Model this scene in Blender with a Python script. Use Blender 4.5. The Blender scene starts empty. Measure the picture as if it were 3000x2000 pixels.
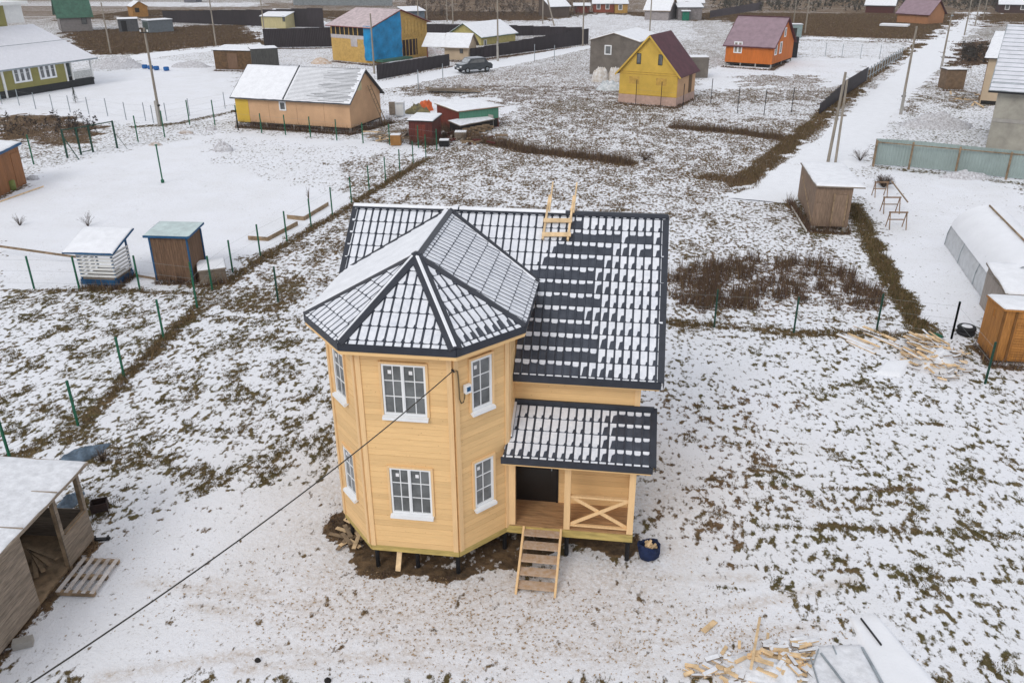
import bpy, bmesh, math, random
import numpy as np
from mathutils import Vector, Matrix
random.seed(7)
rng = np.random.default_rng(11)
SC = bpy.context.scene
COL = SC.collection
# ------------------------------------------------------------------ camera
FPX, PITCH, YAW, ROLL = 2464.4465, 0.4364, -0.1391, -0.0045
CAM = np.array([6.4299, -17.3017, 13.2672])
_F = np.array([math.sin(YAW)*math.cos(PITCH), math.cos(YAW)*math.cos(PITCH), -math.sin(PITCH)])
_R = np.array([math.cos(YAW), -math.sin(YAW), 0.0]); _U = np.cross(_R, _F)
_R2 = _R*math.cos(ROLL)+_U*math.sin(ROLL); _U2 = -_R*math.sin(ROLL)+_U*math.cos(ROLL)
cd = bpy.data.cameras.new('camera'); cam = bpy.data.objects.new('camera', cd); COL.objects.link(cam)
cd.sensor_width = 36.0; cd.sensor_fit = 'HORIZONTAL'; cd.lens = FPX/3000*36
cd.clip_start = 0.1; cd.clip_end = 6000
M = Matrix.Identity(4)
for i in range(3):
    M[i][0], M[i][1], M[i][2], M[i][3] = _R2[i], _U2[i], -_F[i], CAM[i]
cam.matrix_world = M
SC.camera = cam
# ------------------------------------------------------------------ sky, sun, exposure
SUN_EL, SUN_AZ = math.radians(38), math.radians(203)      # azimuth clockwise from +y
w = bpy.data.worlds.new('World'); SC.world = w; w.use_nodes = True
nt = w.node_tree; nt.nodes.clear()
sky = nt.nodes.new('ShaderNodeTexSky'); sky.sky_type = 'NISHITA'; sky.sun_disc = False
sky.sun_elevation = SUN_EL; sky.sun_rotation = SUN_AZ; sky.dust_density = 6.0; sky.air_density = 1.0; sky.ozone_density = 1.0
mixn = nt.nodes.new('ShaderNodeMix'); mixn.data_type = 'RGBA'; mixn.inputs[0].default_value = 0.90
mixn.inputs[7].default_value = (8.6, 8.8, 9.35, 1)            # even cloud layer
bg = nt.nodes.new('ShaderNodeBackground'); bg.inputs[1].default_value = 0.10
wo = nt.nodes.new('ShaderNodeOutputWorld')
nt.links.new(sky.outputs[0], mixn.inputs[6]); nt.links.new(mixn.outputs[2], bg.inputs[0]); nt.links.new(bg.outputs[0], wo.inputs[0])
sl = bpy.data.lights.new('sun', 'SUN'); sl.energy = 1.2; sl.angle = math.radians(25); sl.color = (1.0, 0.96, 0.90)
so = bpy.data.objects.new('sun', sl); COL.objects.link(so)
sd = Vector((math.sin(SUN_AZ)*math.cos(SUN_EL), math.cos(SUN_AZ)*math.cos(SUN_EL), math.sin(SUN_EL)))
so.rotation_euler = sd.to_track_quat('Z', 'Y').to_euler(); so.location = (0, -20, 40)
SC.view_settings.view_transform = 'Standard'; SC.view_settings.look = 'None'
SC.view_settings.exposure = -0.05; SC.view_settings.gamma = 1.0
SC.cycles.use_denoising = True
SC.cycles.max_bounces = 6; SC.cycles.diffuse_bounces = 4; SC.cycles.glossy_bounces = 3; SC.cycles.transparent_max_bounces = 6
SC.cycles.volume_bounces = 0
# ------------------------------------------------------------------ pixel -> place helpers (photo pixels, 3000 x 2000)
def ray(px, py): return _F+_R2*(px-1500)/FPX+_U2*(1000-py)/FPX
def G(px, py, z=0.0):
    d = ray(px, py); return CAM+d*((z-CAM[2])/d[2])
def HT(b, px, py):
    d = ray(px, py); dh = d[:2]; t = ((np.array(b[:2])-CAM[:2])@dh)/(dh@dh); return float(CAM[2]+d[2]*t)
# ------------------------------------------------------------------ materials
def lin(r, g, b):
    f = lambda c: c/12.92 if c <= .04045 else ((c+.055)/1.055)**2.4
    return (f(r/255), f(g/255), f(b/255), 1)
MATS = {}
def mat(name, col, rough=.8, var=.12, scale=3.0, stretch=(1, 1, 1), bump=0.0, bscale=30.0, rand=.0, metal=0.0, col2=None, spec=.3):
    """procedural material: base colour varied by world-space noise, optional second colour, bump and per-object tint"""
    if name in MATS: return MATS[name]
    m = bpy.data.materials.new(name); m.use_nodes = True; t = m.node_tree; N = t.nodes; L = t.links
    b = N['Principled BSDF']; b.inputs['Roughness'].default_value = rough; b.inputs['Metallic'].default_value = metal
    b.inputs['Specular IOR Level'].default_value = spec
    geo = N.new('ShaderNodeNewGeometry'); mp = N.new('ShaderNodeMapping'); mp.inputs['Scale'].default_value = stretch
    L.new(geo.outputs['Position'], mp.inputs[0])
    no = N.new('ShaderNodeTexNoise'); no.inputs['Scale'].default_value = scale; no.inputs['Detail'].default_value = 6; no.inputs['Roughness'].default_value = .65
    L.new(mp.outputs[0], no.inputs['Vector'])
    mx = N.new('ShaderNodeMix'); mx.data_type = 'RGBA'
    c2 = col2 or tuple(c*(1-2.2*var) for c in col[:3])+(1,)
    c1 = col if col2 else tuple(min(1, c*(1+1.0*var)) for c in col[:3])+(1,)
    mx.inputs[6].default_value = c1; mx.inputs[7].default_value = c2
    mr = N.new('ShaderNodeMapRange'); mr.inputs[1].default_value = .3; mr.inputs[2].default_value = .7
    L.new(no.outputs[0], mr.inputs[0]); L.new(mr.outputs[0], mx.inputs[0])
    out = mx.outputs[2]
    if rand:
        oi = N.new('ShaderNodeObjectInfo'); hs = N.new('ShaderNodeHueSaturation')
        m2 = N.new('ShaderNodeMapRange'); m2.inputs[3].default_value = 1-rand; m2.inputs[4].default_value = 1+rand
        L.new(oi.outputs['Random'], m2.inputs[0]); L.new(m2.outputs[0], hs.inputs['Value']); L.new(out, hs.inputs['Color']); out = hs.outputs[0]
    L.new(out, b.inputs['Base Color'])
    if bump:
        n2 = N.new('ShaderNodeTexNoise'); n2.inputs['Scale'].default_value = bscale; n2.inputs['Detail'].default_value = 5
        L.new(mp.outputs[0], n2.inputs['Vector'])
        bp = N.new('ShaderNodeBump'); bp.inputs['Strength'].default_value = bump; bp.inputs['Distance'].default_value = .03
        L.new(n2.outputs[0], bp.inputs['Height']); L.new(bp.outputs[0], b.inputs['Normal'])
    MATS[name] = m
    return m
def knots(m, colr=(.22, .10, .04, 1), scale=5.0, th=.12):
    t = m.node_tree; N = t.nodes; L = t.links; b = N['Principled BSDF']
    src = b.inputs['Base Color'].links[0].from_socket
    geo = N.new('ShaderNodeNewGeometry'); vo = N.new('ShaderNodeTexVoronoi'); vo.inputs['Scale'].default_value = scale
    L.new(geo.outputs['Position'], vo.inputs['Vector'])
    cr = N.new('ShaderNodeMapRange'); cr.inputs[1].default_value = th; cr.inputs[2].default_value = th*.3; cr.inputs[4].default_value = .6
    L.new(vo.outputs['Distance'], cr.inputs[0])
    mx = N.new('ShaderNodeMix'); mx.data_type = 'RGBA'; L.new(cr.outputs[0], mx.inputs[0]); L.new(src, mx.inputs[6]); mx.inputs[7].default_value = colr
    L.new(mx.outputs[2], b.inputs['Base Color'])
def glass(name, tint=(.06, .07, .08, 1), rough=.06):
    m = mat(name, tint, rough=rough, var=.3, scale=1.2, spec=.6)
    return m
SNOW = mat('snow', (.80, .82, .86, 1), rough=.65, var=.025, scale=1.3, bump=.25, bscale=14, spec=.25)
SNOWR = mat('roof_snow', (.80, .82, .86, 1), rough=.7, var=.05, scale=2.5, bump=.2, bscale=10, spec=.2)
SNOWT = mat('thin_snow', (.74, .76, .80, 1), rough=.75, var=.10, scale=5, bump=.3, bscale=20, spec=.2)
PINE = mat('planed_pine', (.78, .515, .245, 1), rough=.6, var=.045, scale=2.2, stretch=(1, 1, 14), bump=.05, bscale=8, rand=.075); knots(PINE, colr=(.36, .18, .07, 1), scale=6, th=.10)
PINEV = mat('pine_trim', (.79, .535, .28, 1), rough=.6, var=.06, scale=2.5, stretch=(9, 9, .8), rand=.05)
BEAM = mat('treated_beam', (.50, .38, .13, 1), rough=.75, var=.18, scale=2.0, stretch=(1, 1, 6), rand=.05)
DECK = mat('deck_boards', (.42, .25, .125, 1), rough=.75, var=.2, scale=3, stretch=(1, 8, 1), rand=.08)
TREAD = mat('frosted_tread', (.40, .245, .125, 1), rough=.8, scale=9, rand=.06, col2=(.54, .44, .36, 1))
RAW = mat('raw_timber', (.74, .54, .32, 1), rough=.75, var=.18, scale=4, rand=.12)
TILE = mat('graphite_metal_tile', (.024, .030, .046, 1), rough=.42, scale=5, rand=.12, spec=.5, col2=(.058, .068, .090, 1))
SNOWP = mat('patchy_tile_snow', (.80, .82, .865, 1), rough=.75, scale=7, bump=.3, bscale=18, spec=.2, col2=(.60, .63, .69, 1))
FLASH = mat('graphite_flashing', (.024, .029, .042, 1), rough=.4, var=.15, scale=4, spec=.5)
PVC = mat('white_pvc', (.80, .82, .84, 1), rough=.35, var=.03)
PANE = glass('window_pane', (.15, .16, .165, 1))
PAPER = mat('paper_sticker', (.8, .8, .82, 1), var=.02)
BLACK = mat('black_metal', (.012, .012, .014, 1), rough=.5, var=.2)
DOORM = mat('black_door', (.010, .009, .009, 1), rough=.35, var=.2, spec=.5)
RUBBER = mat('black_rubber', (.015, .015, .017, 1), rough=.7, var=.2)
GREENP = mat('green_powder_coat', (.010, .115, .060, 1), rough=.5, var=.15, scale=5)
DGREEN = mat('dark_green_metal', (.008, .055, .035, 1), rough=.5, var=.15)
WIRE = mat('galvanised_wire', (.30, .33, .32, 1), rough=.5, var=.1, metal=.4)
POLEW = mat('pole_timber', (.30, .265, .22, 1), rough=.9, var=.2, scale=2, stretch=(4, 4, .5), rand=.08)
CONC = mat('concrete', (.36, .345, .32, 1), rough=.9, var=.12, scale=2, bump=.2)
GREYW = mat('weathered_grey_wood', (.27, .225, .18, 1), rough=.85, var=.22, scale=3, stretch=(1, 1, 10), rand=.16)
GREYV = mat('weathered_brown_boards', (.25, .175, .125, 1), rough=.85, var=.2, scale=3, stretch=(9, 9, .8), rand=.12)
BROWNV = mat('brown_stained_boards', (.165, .098, .06, 1), rough=.8, var=.2, scale=3, stretch=(9, 9, .8), rand=.12)
BLUEP = mat('blue_paint', (.012, .085, .20, 1), rough=.5, var=.15)
ORANGEW = mat('orange_stained_boards', (.42, .185, .045, 1), rough=.6, var=.18, scale=3, stretch=(9, 9, .8), rand=.10)
PEACH = mat('peach_render', (.58, .365, .215, 1), rough=.85, var=.08, scale=.7, bump=.05)
YELLOWP = mat('yellow_paint', (.62, .41, .075, 1), rough=.7, var=.08, scale=.8, rand=.03)
YELLOWD = mat('yellow_metal', (.60, .40, .055, 1), rough=.6, var=.05, scale=.8)
ORANGEP = mat('orange_paint', (.56, .155, .025, 1), rough=.7, var=.1, scale=1.0, stretch=(3, 3, .6))
BURG = mat('burgundy_metal', (.095, .030, .038, 1), rough=.55, var=.15, scale=1.5, spec=.2)
MAUVE = mat('frosted_burgundy', (.30, .215, .25, 1), rough=.6, var=.1, scale=1.5)
PINKF = mat('snow_dusted_red_roof', (.56, .46, .47, 1), rough=.6, var=.18, scale=1.1, stretch=(2, 2, 1))
REDB = mat('red_brown_boards', (.105, .026, .020, 1), rough=.7, var=.2, scale=2, stretch=(6, 6, .8))
REDL = mat('red_boards', (.165, .035, .022, 1), rough=.7, var=.2, scale=2, stretch=(6, 6, .8))
GREENF = mat('green_sheet', (.085, .24, .165, 1), rough=.6, var=.12, scale=2, stretch=(6, 6, .5))
OLIVE = mat('olive_siding', (.27, .25, .085, 1), rough=.7, var=.08, scale=1)
WHITEP = mat('white_paint', (.74, .75, .74, 1), rough=.5, var=.04)
GREYB = mat('grey_blockwork', (.17, .15, .132, 1), rough=.9, var=.15, scale=1.2, bump=.15, bscale=4)
BLOCKS = mat('pale_blockwork', (.36, .345, .30, 1), rough=.9, var=.12, scale=1.2, bump=.15)
BEIGE = mat('beige_wall', (.50, .395, .28, 1), rough=.9, var=.06, scale=1)
GREENR = mat('green_roof_sheet', (.045, .125, .085, 1), rough=.5, var=.2, scale=1.5)
DARKF = mat('dark_brown_sheet', (.030, .023, .027, 1), rough=.5, var=.2, scale=1, stretch=(5, 5, .4), rand=.15)
GALV = mat('pale_green_sheet', (.30, .37, .36, 1), rough=.45, var=.07, scale=.9, rand=.05)
STEELG = mat('steel_grey', (.30, .34, .37, 1), rough=.5, var=.15)
DARKG = mat('dark_void', (.02, .018, .016, 1), var=.2)
TARPB = mat('blue_tarp', (.010, .25, .52, 1), rough=.55, var=.2, scale=.9, bump=.4, bscale=2)
OSB = mat('osb_yellow', (.56, .36, .11, 1), rough=.8, var=.12, scale=3)
NAVY = mat('navy_bag', (.010, .022, .075, 1), rough=.7, var=.25, scale=6)
TARPG = mat('grey_tarp', (.42, .47, .52, 1), rough=.6, var=.15, scale=3, bump=.5, bscale=6)
BLUEG = mat('blue_grey_tarp', (.13, .185, .25, 1), rough=.6, var=.25, scale=4, bump=.5, bscale=6)
FILM = mat('clear_film', (.52, .54, .56, 1), rough=.4, var=.1)
TWIG = mat('bare_twigs', (.10, .068, .048, 1), rough=.9, var=.3)
BARREL = mat('barrel_olive', (.17, .20, .045, 1), rough=.5, var=.15)
LUM = mat('weathered_lumber', (.28, .20, .125, 1), rough=.85, var=.25, scale=4, rand=.12)
GRAVEL = mat('gravel_heap', (.27, .25, .26, 1), rough=.95, var=.3, scale=7, bump=.8, bscale=12, col2=(.74, .76, .80, 1))
ORG = mat('orange_tarp', (.62, .13, .04, 1), var=.2, scale=3)
CARB = mat('car_paint', (.045, .055, .065, 1), rough=.3, var=.12, spec=.6)
CARS = mat('car_snow', (.42, .45, .48, 1), rough=.6, var=.25, scale=3)
# ------------------------------------------------------------------ mesh helpers
class MB:
    def __init__(s): s.v = []; s.f = []; s.m = []
    def add(s, vs, fs, mi=0):
        o = len(s.v); s.v += [tuple(float(c) for c in v) for v in vs]; s.f += [tuple(i+o for i in f) for f in fs]; s.m += [mi]*len(fs)
    def box(s, x0, x1, y0, y1, z0, z1, mi=0):
        s.add([(x0, y0, z0), (x1, y0, z0), (x1, y1, z0), (x0, y1, z0), (x0, y0, z1), (x1, y0, z1), (x1, y1, z1), (x0, y1, z1)],
              [(3, 2, 1, 0), (4, 5, 6, 7), (0, 1, 5, 4), (1, 2, 6, 5), (2, 3, 7, 6), (3, 0, 4, 7)], mi); return s
    def prism(s, pts, vec, mi=0):
        n = len(pts); P = [Vector(p) for p in pts]; Q = [p+Vector(vec) for p in P]
        nrm = Vector((0, 0, 0))
        for i in range(n): nrm += P[i].cross(P[(i+1) % n])
        fl = nrm.dot(Vector(vec)) > 0
        a = tuple(range(n)); b = tuple(range(n, 2*n))
        fs = [a[::-1] if fl else a, b if fl else b[::-1]]
        for i in range(n):
            j = (i+1) % n; q = (i, j, n+j, n+i); fs.append(q if fl else q[::-1])
        s.add(P+Q, fs, mi); return s
    def beam(s, p, q, w, h, up=(0, 0, 1), mi=0):
        p = Vector(p); q = Vector(q); d = (q-p).normalized(); u = Vector(up)
        if abs(d.dot(u)) > .98: u = Vector((0, 1, 0))
        x = d.cross(u).normalized(); y = x.cross(d).normalized()
        pts = [p+x*a*w/2+y*b*h/2 for a, b in ((-1, -1), (1, -1), (1, 1), (-1, 1))]
        s.prism(pts, q-p, mi); return s
    def tube(s, pts, r, n=6, mi=0, r2=None):
        P = [Vector(p) for p in pts]; k = len(P); o = []
        for i, p in enumerate(P):
            d = (P[min(i+1, k-1)]-P[max(i-1, 0)]).normalized(); u = Vector((0, 0, 1)) if abs(d.z) < .95 else Vector((1, 0, 0))
            x = d.cross(u).normalized(); y = x.cross(d); rr = r if r2 is None else r+(r2-r)*i/(k-1)
            o += [p+(x*math.cos(2*math.pi*j/n)+y*math.sin(2*math.pi*j/n))*rr for j in range(n)]
        fs = [(i*n+j, i*n+(j+1) % n, (i+1)*n+(j+1) % n, (i+1)*n+j) for i in range(k-1) for j in range(n)]
        fs += [tuple(range(n))[::-1], tuple(range((k-1)*n, k*n))]
        s.add(o, fs, mi); return s
    def lathe(s, prof, n=14, c=(0, 0), mi=0):
        o = [(c[0]+r*math.cos(2*math.pi*j/n), c[1]+r*math.sin(2*math.pi*j/n), z) for r, z in prof for j in range(n)]
        k = len(prof)
        fs = [(i*n+j, i*n+(j+1) % n, (i+1)*n+(j+1) % n, (i+1)*n+j) for i in range(k-1) for j in range(n)]
        fs += [tuple(range(n))[::-1], tuple(range((k-1)*n, k*n))]
        s.add(o, fs, mi); return s
    def build(s, name, mats, parent=None, loc=None, rotz=None, smooth=False):
        me = bpy.data.meshes.new(name); me.from_pydata(s.v, [], s.f)
        mats = mats if isinstance(mats, (list, tuple)) else [mats]
        for m in mats: me.materials.append(m)
        if len(mats) > 1: me.polygons.foreach_set('material_index', s.m)
        if smooth: me.polygons.foreach_set('use_smooth', [True]*len(me.polygons))
        me.update(); return link(name, me, parent, loc, rotz)
def link(name, me, parent=None, loc=None, rotz=None, scale=None):
    o = bpy.data.objects.new(name, me); COL.objects.link(o)
    if parent is not None: o.parent = parent
    if loc is not None: o.location = loc
    if rotz is not None: o.rotation_euler = (0, 0, rotz)
    if scale is not None: o.scale = scale
    return o
def tag(o, label, cat, group=None):
    o['label'] = label; o['category'] = cat
    if group: o['group'] = group
    return o
def thing(name, label, cat, loc=(0, 0, 0), rotz=0.0, group=None):
    o = bpy.data.objects.new(name, None); COL.objects.link(o); o.empty_display_size = .2
    o.location = tuple(float(c) for c in loc); o.rotation_euler = (0, 0, rotz); return tag(o, label, cat, group)
def structure(o): o['kind'] = 'structure'; return o
def stuff(o): o['kind'] = 'stuff'; return o
def B1(name, m, parent, *a): return MB().box(*a).build(name, m, parent)
_unit = {}
def unit_box(m):
    if m.name not in _unit:
        b = MB().box(0, 1, 0, 1, 0, 1); me = bpy.data.meshes.new('board'); me.from_pydata(b.v, [], b.f); me.materials.append(m); me.update(); _unit[m.name] = me
    return _unit[m.name]
def spans(u0, u1, cuts):
    out = [(u0, u1)]
    for a, b in cuts:
        nx = []
        for s, e in out:
            if b <= s or a >= e: nx.append((s, e))
            else:
                if a > s: nx.append((s, a))
                if b < e: nx.append((b, e))
        out = nx
    return [(s, e) for s, e in out if e-s > .03]
def clad(parent, name, m, P, rz, u0, u1, z0, z1, pitch, thick, holes=(), vertical=False, gap=.004, proud=None, topfn=None):
    """separate boards on a wall plane: origin P (local), x along rz, outwards is -y"""
    c, s = math.cos(rz), math.sin(rz); me = unit_box(m); k = 0
    n = max(1, round(((u1-u0) if vertical else (z1-z0))/pitch)); st = ((u1-u0) if vertical else (z1-z0))/n
    for i in range(n):
        a = (u0 if vertical else z0)+i*st; b = a+st-gap
        if vertical:
            top = z1 if topfn is None else min(topfn(a), topfn(b))
            segs = spans(z0, top, [(h[2], h[3]) for h in holes if h[0] < b and h[1] > a])
        else: segs = spans(u0, u1, [(h[0], h[1]) for h in holes if h[2] < b-.02 and h[3] > a+.02])
        for e, f in segs:
            th = thick+random.uniform(-.002, .002)
            ua, ub, za, zb = (a, b, e, f) if vertical else (e, f, a, b)
            link(name, me, parent, (P[0]+c*ua+s*th, P[1]+s*ua-c*th, P[2]+za), rz, (ub-ua, th, zb-za)); k += 1
    return k
def window(parent, P, rz, u, z, w, h, fm=PVC, gm=PANE, vbars=(), hbars=(), fw=.05, depth=.06, inset=0.0, mull=(), name='window', bar=.022):
    """frame with its pane; outwards is -y of the local frame; inset>0 pushes it into the wall"""
    c, s = math.cos(rz), math.sin(rz); L = (P[0]+c*u+s*(-inset), P[1]+s*u-c*(-inset), P[2]+z)
    m = MB(); y0, y1 = -depth, .004
    m.box(0, fw, y0, y1, 0, h); m.box(w-fw, w, y0, y1, 0, h); m.box(fw, w-fw, y0, y1, 0, fw); m.box(fw, w-fw, y0, y1, h-fw, h)
    for x in mull: m.box(x-fw*.8, x+fw*.8, y0, y1, fw, h-fw)
    for x in vbars: m.box(x-bar/2, x+bar/2, y0*.6, y1, fw, h-fw)
    for q in hbars: m.box(fw, w-fw, y0*.58, y1, q-bar/2, q+bar/2)
    o = m.build(name, fm, parent, L, rz)
    MB().box(fw*.5, w-fw*.5, -depth*.3, 0, fw*.5, h-fw*.5).build('pane', gm, o)
    return o
# value noise (ground field, snow)
def vnoise(x, y, seed=0):
    xi = np.floor(x).astype(np.int64); yi = np.floor(y).astype(np.int64); xf = x-xi; yf = y-yi
    def h(a, b):
        n = (a*374761393+b*668265263+seed*982451653) & 0xffffffff
        n = ((n ^ (n >> 13))*1274126177) & 0xffffffff; n = n ^ (n >> 16)
        return (n & 0xffff)/65535.0
    u = xf*xf*(3-2*xf); v = yf*yf*(3-2*yf)
    return (h(xi, yi)*(1-u)+h(xi+1, yi)*u)*(1-v)+(h(xi, yi+1)*(1-u)+h(xi+1, yi+1)*u)*v
def fbm(x, y, o=3, seed=0):
    t = 0; a = 1; s = 0
    for k in range(o):
        ca, sa = math.cos(.6+k*1.1), math.sin(.6+k*1.1); f = 2.05**k
        t = t+a*vnoise((x*ca-y*sa)*f+17.3*k, (x*sa+y*ca)*f-9.1*k, seed+k); s += a; a *= .55
    return t/s

def snow_slab(P, th, seed=0, jit=.05):
    """soft-edged snow layer over a quad (4 corners, counter-clockwise from above)"""
    P = [np.array(p, float) for p in P]; La = np.linalg.norm(P[1]-P[0]); Lb = np.linalg.norm(P[3]-P[0]); na = int(min(26, max(6, La/.3))); nb_ = int(min(20, max(6, Lb/.3)))
    n = np.cross(P[1]-P[0], P[3]-P[0]); n = n/np.linalg.norm(n); n = n if n[2] > 0 else -n
    us = np.concatenate([[0, .012], np.linspace(.05, .95, na-3), [.988, 1]]); vs_ = np.concatenate([[0, .015], np.linspace(.06, .94, nb_-3), [.985, 1]])
    U_, V_ = np.meshgrid(us, vs_, indexing='ij'); r = np.random.default_rng(seed+int(La*100))
    e = np.minimum(np.minimum(U_, 1-U_)*La, np.minimum(V_, 1-V_)*Lb)
    inn = np.where(e < .001, r.uniform(0, jit, U_.shape), 0); cu = np.clip(U_, inn/La, 1-inn/La); cv_ = np.clip(V_, inn/Lb, 1-inn/Lb)
    Q = ((1-cu)*(1-cv_))[..., None]*P[0]+(cu*(1-cv_))[..., None]*P[1]+(cu*cv_)[..., None]*P[2]+((1-cu)*cv_)[..., None]*P[3]
    h = th*np.clip(e/.10, 0, 1)**.5*(.75+.5*fbm(U_*La*1.3+seed, V_*Lb*1.3, 3, seed % 97)); Q = Q+h[..., None]*n
    m = MB(); ka, kb = len(us), len(vs_); m.add(Q.reshape(-1, 3), [(i*kb+j, (i+1)*kb+j, (i+1)*kb+j+1, i*kb+j+1) for i in range(ka-1) for j in range(kb-1)]); return m
# ------------------------------------------------------------------ ground: one sheet, snow over grass
ZONES = []
def wpts(p): return np.array([G(*q)[:2] for q in p])
def zpoly(p, cov, hue): ZONES.append(('p', wpts(p), cov, hue, 0))
def zline(p, width, cov, hue): ZONES.append(('l', wpts(p), cov, hue, width))
zpoly([(1150, 60), (2900, 60), (2700, 330), (2300, 560), (1000, 600), (1150, 330)], .48, .6)
zpoly([(700, 75), (1150, 60), (1200, 330), (690, 340)], .26, .6)
zpoly([(0, 600), (120, 500), (450, 420), (720, 385), (1230, 425), (1245, 455), (1080, 560), (840, 705), (620, 800), (560, 830), (0, 842)], .012, .4)
zpoly([(620, 405), (1230, 432), (1080, 560), (900, 560), (740, 500), (600, 470)], .14, .45)
zpoly([(0, 845), (560, 845), (600, 870), (480, 990), (360, 1105), (225, 1250), (28, 1340), (0, 1350)], .36, .35)
zpoly([(600, 880), (1000, 650), (1030, 900), (980, 1400), (700, 1420), (280, 1600), (120, 1330), (230, 1250)], .36, .38)
zpoly([(700, 760), (1060, 600), (1030, 780), (940, 900), (640, 890)], .42, .55)
zpoly([(0, 2000), (0, 1900), (290, 1590), (620, 1440), (980, 1400), (1000, 1640), (1500, 1700), (1900, 1640), (1990, 1500), (2300, 1700), (2500, 2000)], .04, .6)
zpoly([(1950, 1000), (3000, 1050), (3000, 2000), (2450, 1950), (2280, 1700), (1950, 1500)], .26, .32)
zpoly([(1880, 1150), (2350, 1150), (2200, 1600), (1940, 1600)], .25, .65)
zpoly([(1940, 560), (2340, 590), (2600, 950), (2400, 960), (1940, 960)], .40, .5)
zpoly([(1960, 770), (2400, 760), (2580, 850), (2540, 905), (1960, 900)], .58, .88)
zline([(1940, 945), (2150, 955), (2330, 975), (2680, 985)], .35, .75, .5)
zline([(2495, 600), (2560, 720), (2640, 870), (2710, 975)], .48, .93, .45)
zpoly([(2330, 600), (2370, 560), (2480, 680), (2380, 690)], .6, .3)
zpoly([(1000, 450), (1250, 455), (2160, 560), (2000, 640), (1000, 620)], .44, .6)
zpoly([(2520, 560), (2590, 490), (3000, 530), (3000, 900), (2790, 965), (2715, 950)], .03, .4)
zline([(2560, 488), (2780, 512), (3000, 540)], .4, .5, .3)
zpoly([(2600, 420), (2560, 385), (2650, 330), (2850, 320), (3000, 420), (3000, 480)], .28, .25)
zpoly([(2700, 300), (2740, 200), (2850, 200), (2940, 300), (2850, 320)], .45, .5)
zpoly([(1340, 210), (1740, 180), (1800, 300), (1520, 320), (1180, 290)], .50, .75)
zpoly([(1150, 280), (1440, 285), (1520, 310), (1450, 350), (1330, 380), (1150, 330)], .08, .5)
zpoly([(1620, 290), (1800, 290), (2010, 312), (1990, 325), (1600, 325)], .55, .55)
zpoly([(1980, 315), (2480, 290), (2400, 350), (1990, 345)], .35, .6)
zpoly([(0, 240), (270, 212), (400, 165), (700, 200), (690, 345), (480, 365), (0, 335)], .015, .5)
zpoly([(270, 165), (400, 160), (420, 200), (290, 210)], .40, .2)
zpoly([(0, 338), (160, 335), (290, 365), (310, 400), (180, 432), (0, 400)], .92, .85)
zpoly([(0, 400), (180, 432), (290, 425), (60, 470), (0, 480)], .40, .5)
zline([(400, 372), (520, 362), (690, 325)], .5, .7, .45)
zpoly([(190, 92), (700, 72), (790, 130), (380, 158), (270, 160), (210, 130)], .96, .75)
zpoly([(0, 0), (130, 0), (130, 60), (0, 50)], .3, .7)
zpoly([(270, 0), (760, 0), (760, 20), (270, 20)], .25, .6)
zpoly([(1180, -40), (1740, -40), (1720, 20), (1590, 60), (1200, 60)], .95, .8)
zpoly([(1230, 62), (1560, 66), (1740, 38), (2000, 55), (2050, 120), (1700, 110), (1500, 82)], .28, .6)
zpoly([(2120, 35), (2800, 60), (2690, 125), (2330, 108), (2180, 80)], .96, .7)
zpoly([(2330, 118), (2680, 128), (2610, 168), (2330, 165)], .22, .5)
zpoly([(2300, 168), (2610, 170), (2470, 250), (2030, 265), (2050, 205)], .06, .5)
zpoly([(2200, 215), (2400, 225), (2380, 255), (2150, 255)], .6, .85)
zpoly([(2800, 128), (2910, 118), (2920, 190), (2800, 196)], .97, .95)
zpoly([(2820, 85), (2980, 85), (2960, 115), (2810, 115)], .6, .5)
zpoly([(2100, -60), (3100, -60), (3100, 40), (2890, 50), (2100, 28)], .93, .7)
zpoly([(-100, -60), (1180, -60), (1180, 8), (-100, 8)], .6, .7)
zline([(1200, 398), (1330, 400), (1430, 415), (1560, 445), (1700, 458), (1830, 478)], .75, .93, .9)
zline([(1980, 372), (2150, 386), (2310, 408)], .75, .93, .85)
zline([(2515, 262), (2450, 300), (2390, 360), (2310, 425), (2240, 480), (2170, 545)], .75, .93, .6)
zline([(2080, 520), (2190, 530)], .8, .9, .7)
zline([(2700, 130), (2560, 210), (2480, 270)], .9, .9, .6)
zline([(2780, 190), (2700, 290)], .7, .5, .5)
zline([(1990, 1420), (2300, 1428), (2830, 1432)], .07, .55, .7)
zline([(2230, 1542), (2500, 1545), (2990, 1575)], .11, .62, .4)
zline([(2230, 1380), (2480, 1395)], .06, .5, .5)
zline([(0, 848), (240, 852), (420, 852), (560, 860)], .18, .7, .5)
zline([(28, 1345), (228, 1252), (364, 1110), (480, 997), (600, 880), (690, 812), (763, 762), (841, 714), (1030, 602), (1082, 567), (1248, 466)], .30, .80, .55)
zpoly([(540, 862), (640, 822), (760, 850), (860, 800), (850, 905), (600, 905)], .62, .5)
zpoly([(150, 1290), (250, 1210), (330, 1290), (280, 1400), (200, 1370)], .5, .4)
zpoly([(975, 1515), (1070, 1480), (1500, 1490), (1880, 1560), (1872, 1615), (1570, 1610), (1500, 1655), (1330, 1690), (1130, 1690), (1010, 1610)], .93, 1.0)
_r = random.Random(21)
for _ in range(26):
    y_ = _r.uniform(1130, 1800); x_ = _r.uniform(1930, 2850); l_ = _r.uniform(120, 420); s_ = _r.uniform(-.02, .06); zline([(x_, y_), (x_+l_*.5, y_+l_*.5*s_+_r.uniform(-6, 6)), (x_+l_, y_+l_*s_)], _r.uniform(.03, .08), _r.uniform(.35, .6), _r.uniform(.2, .7))
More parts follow.
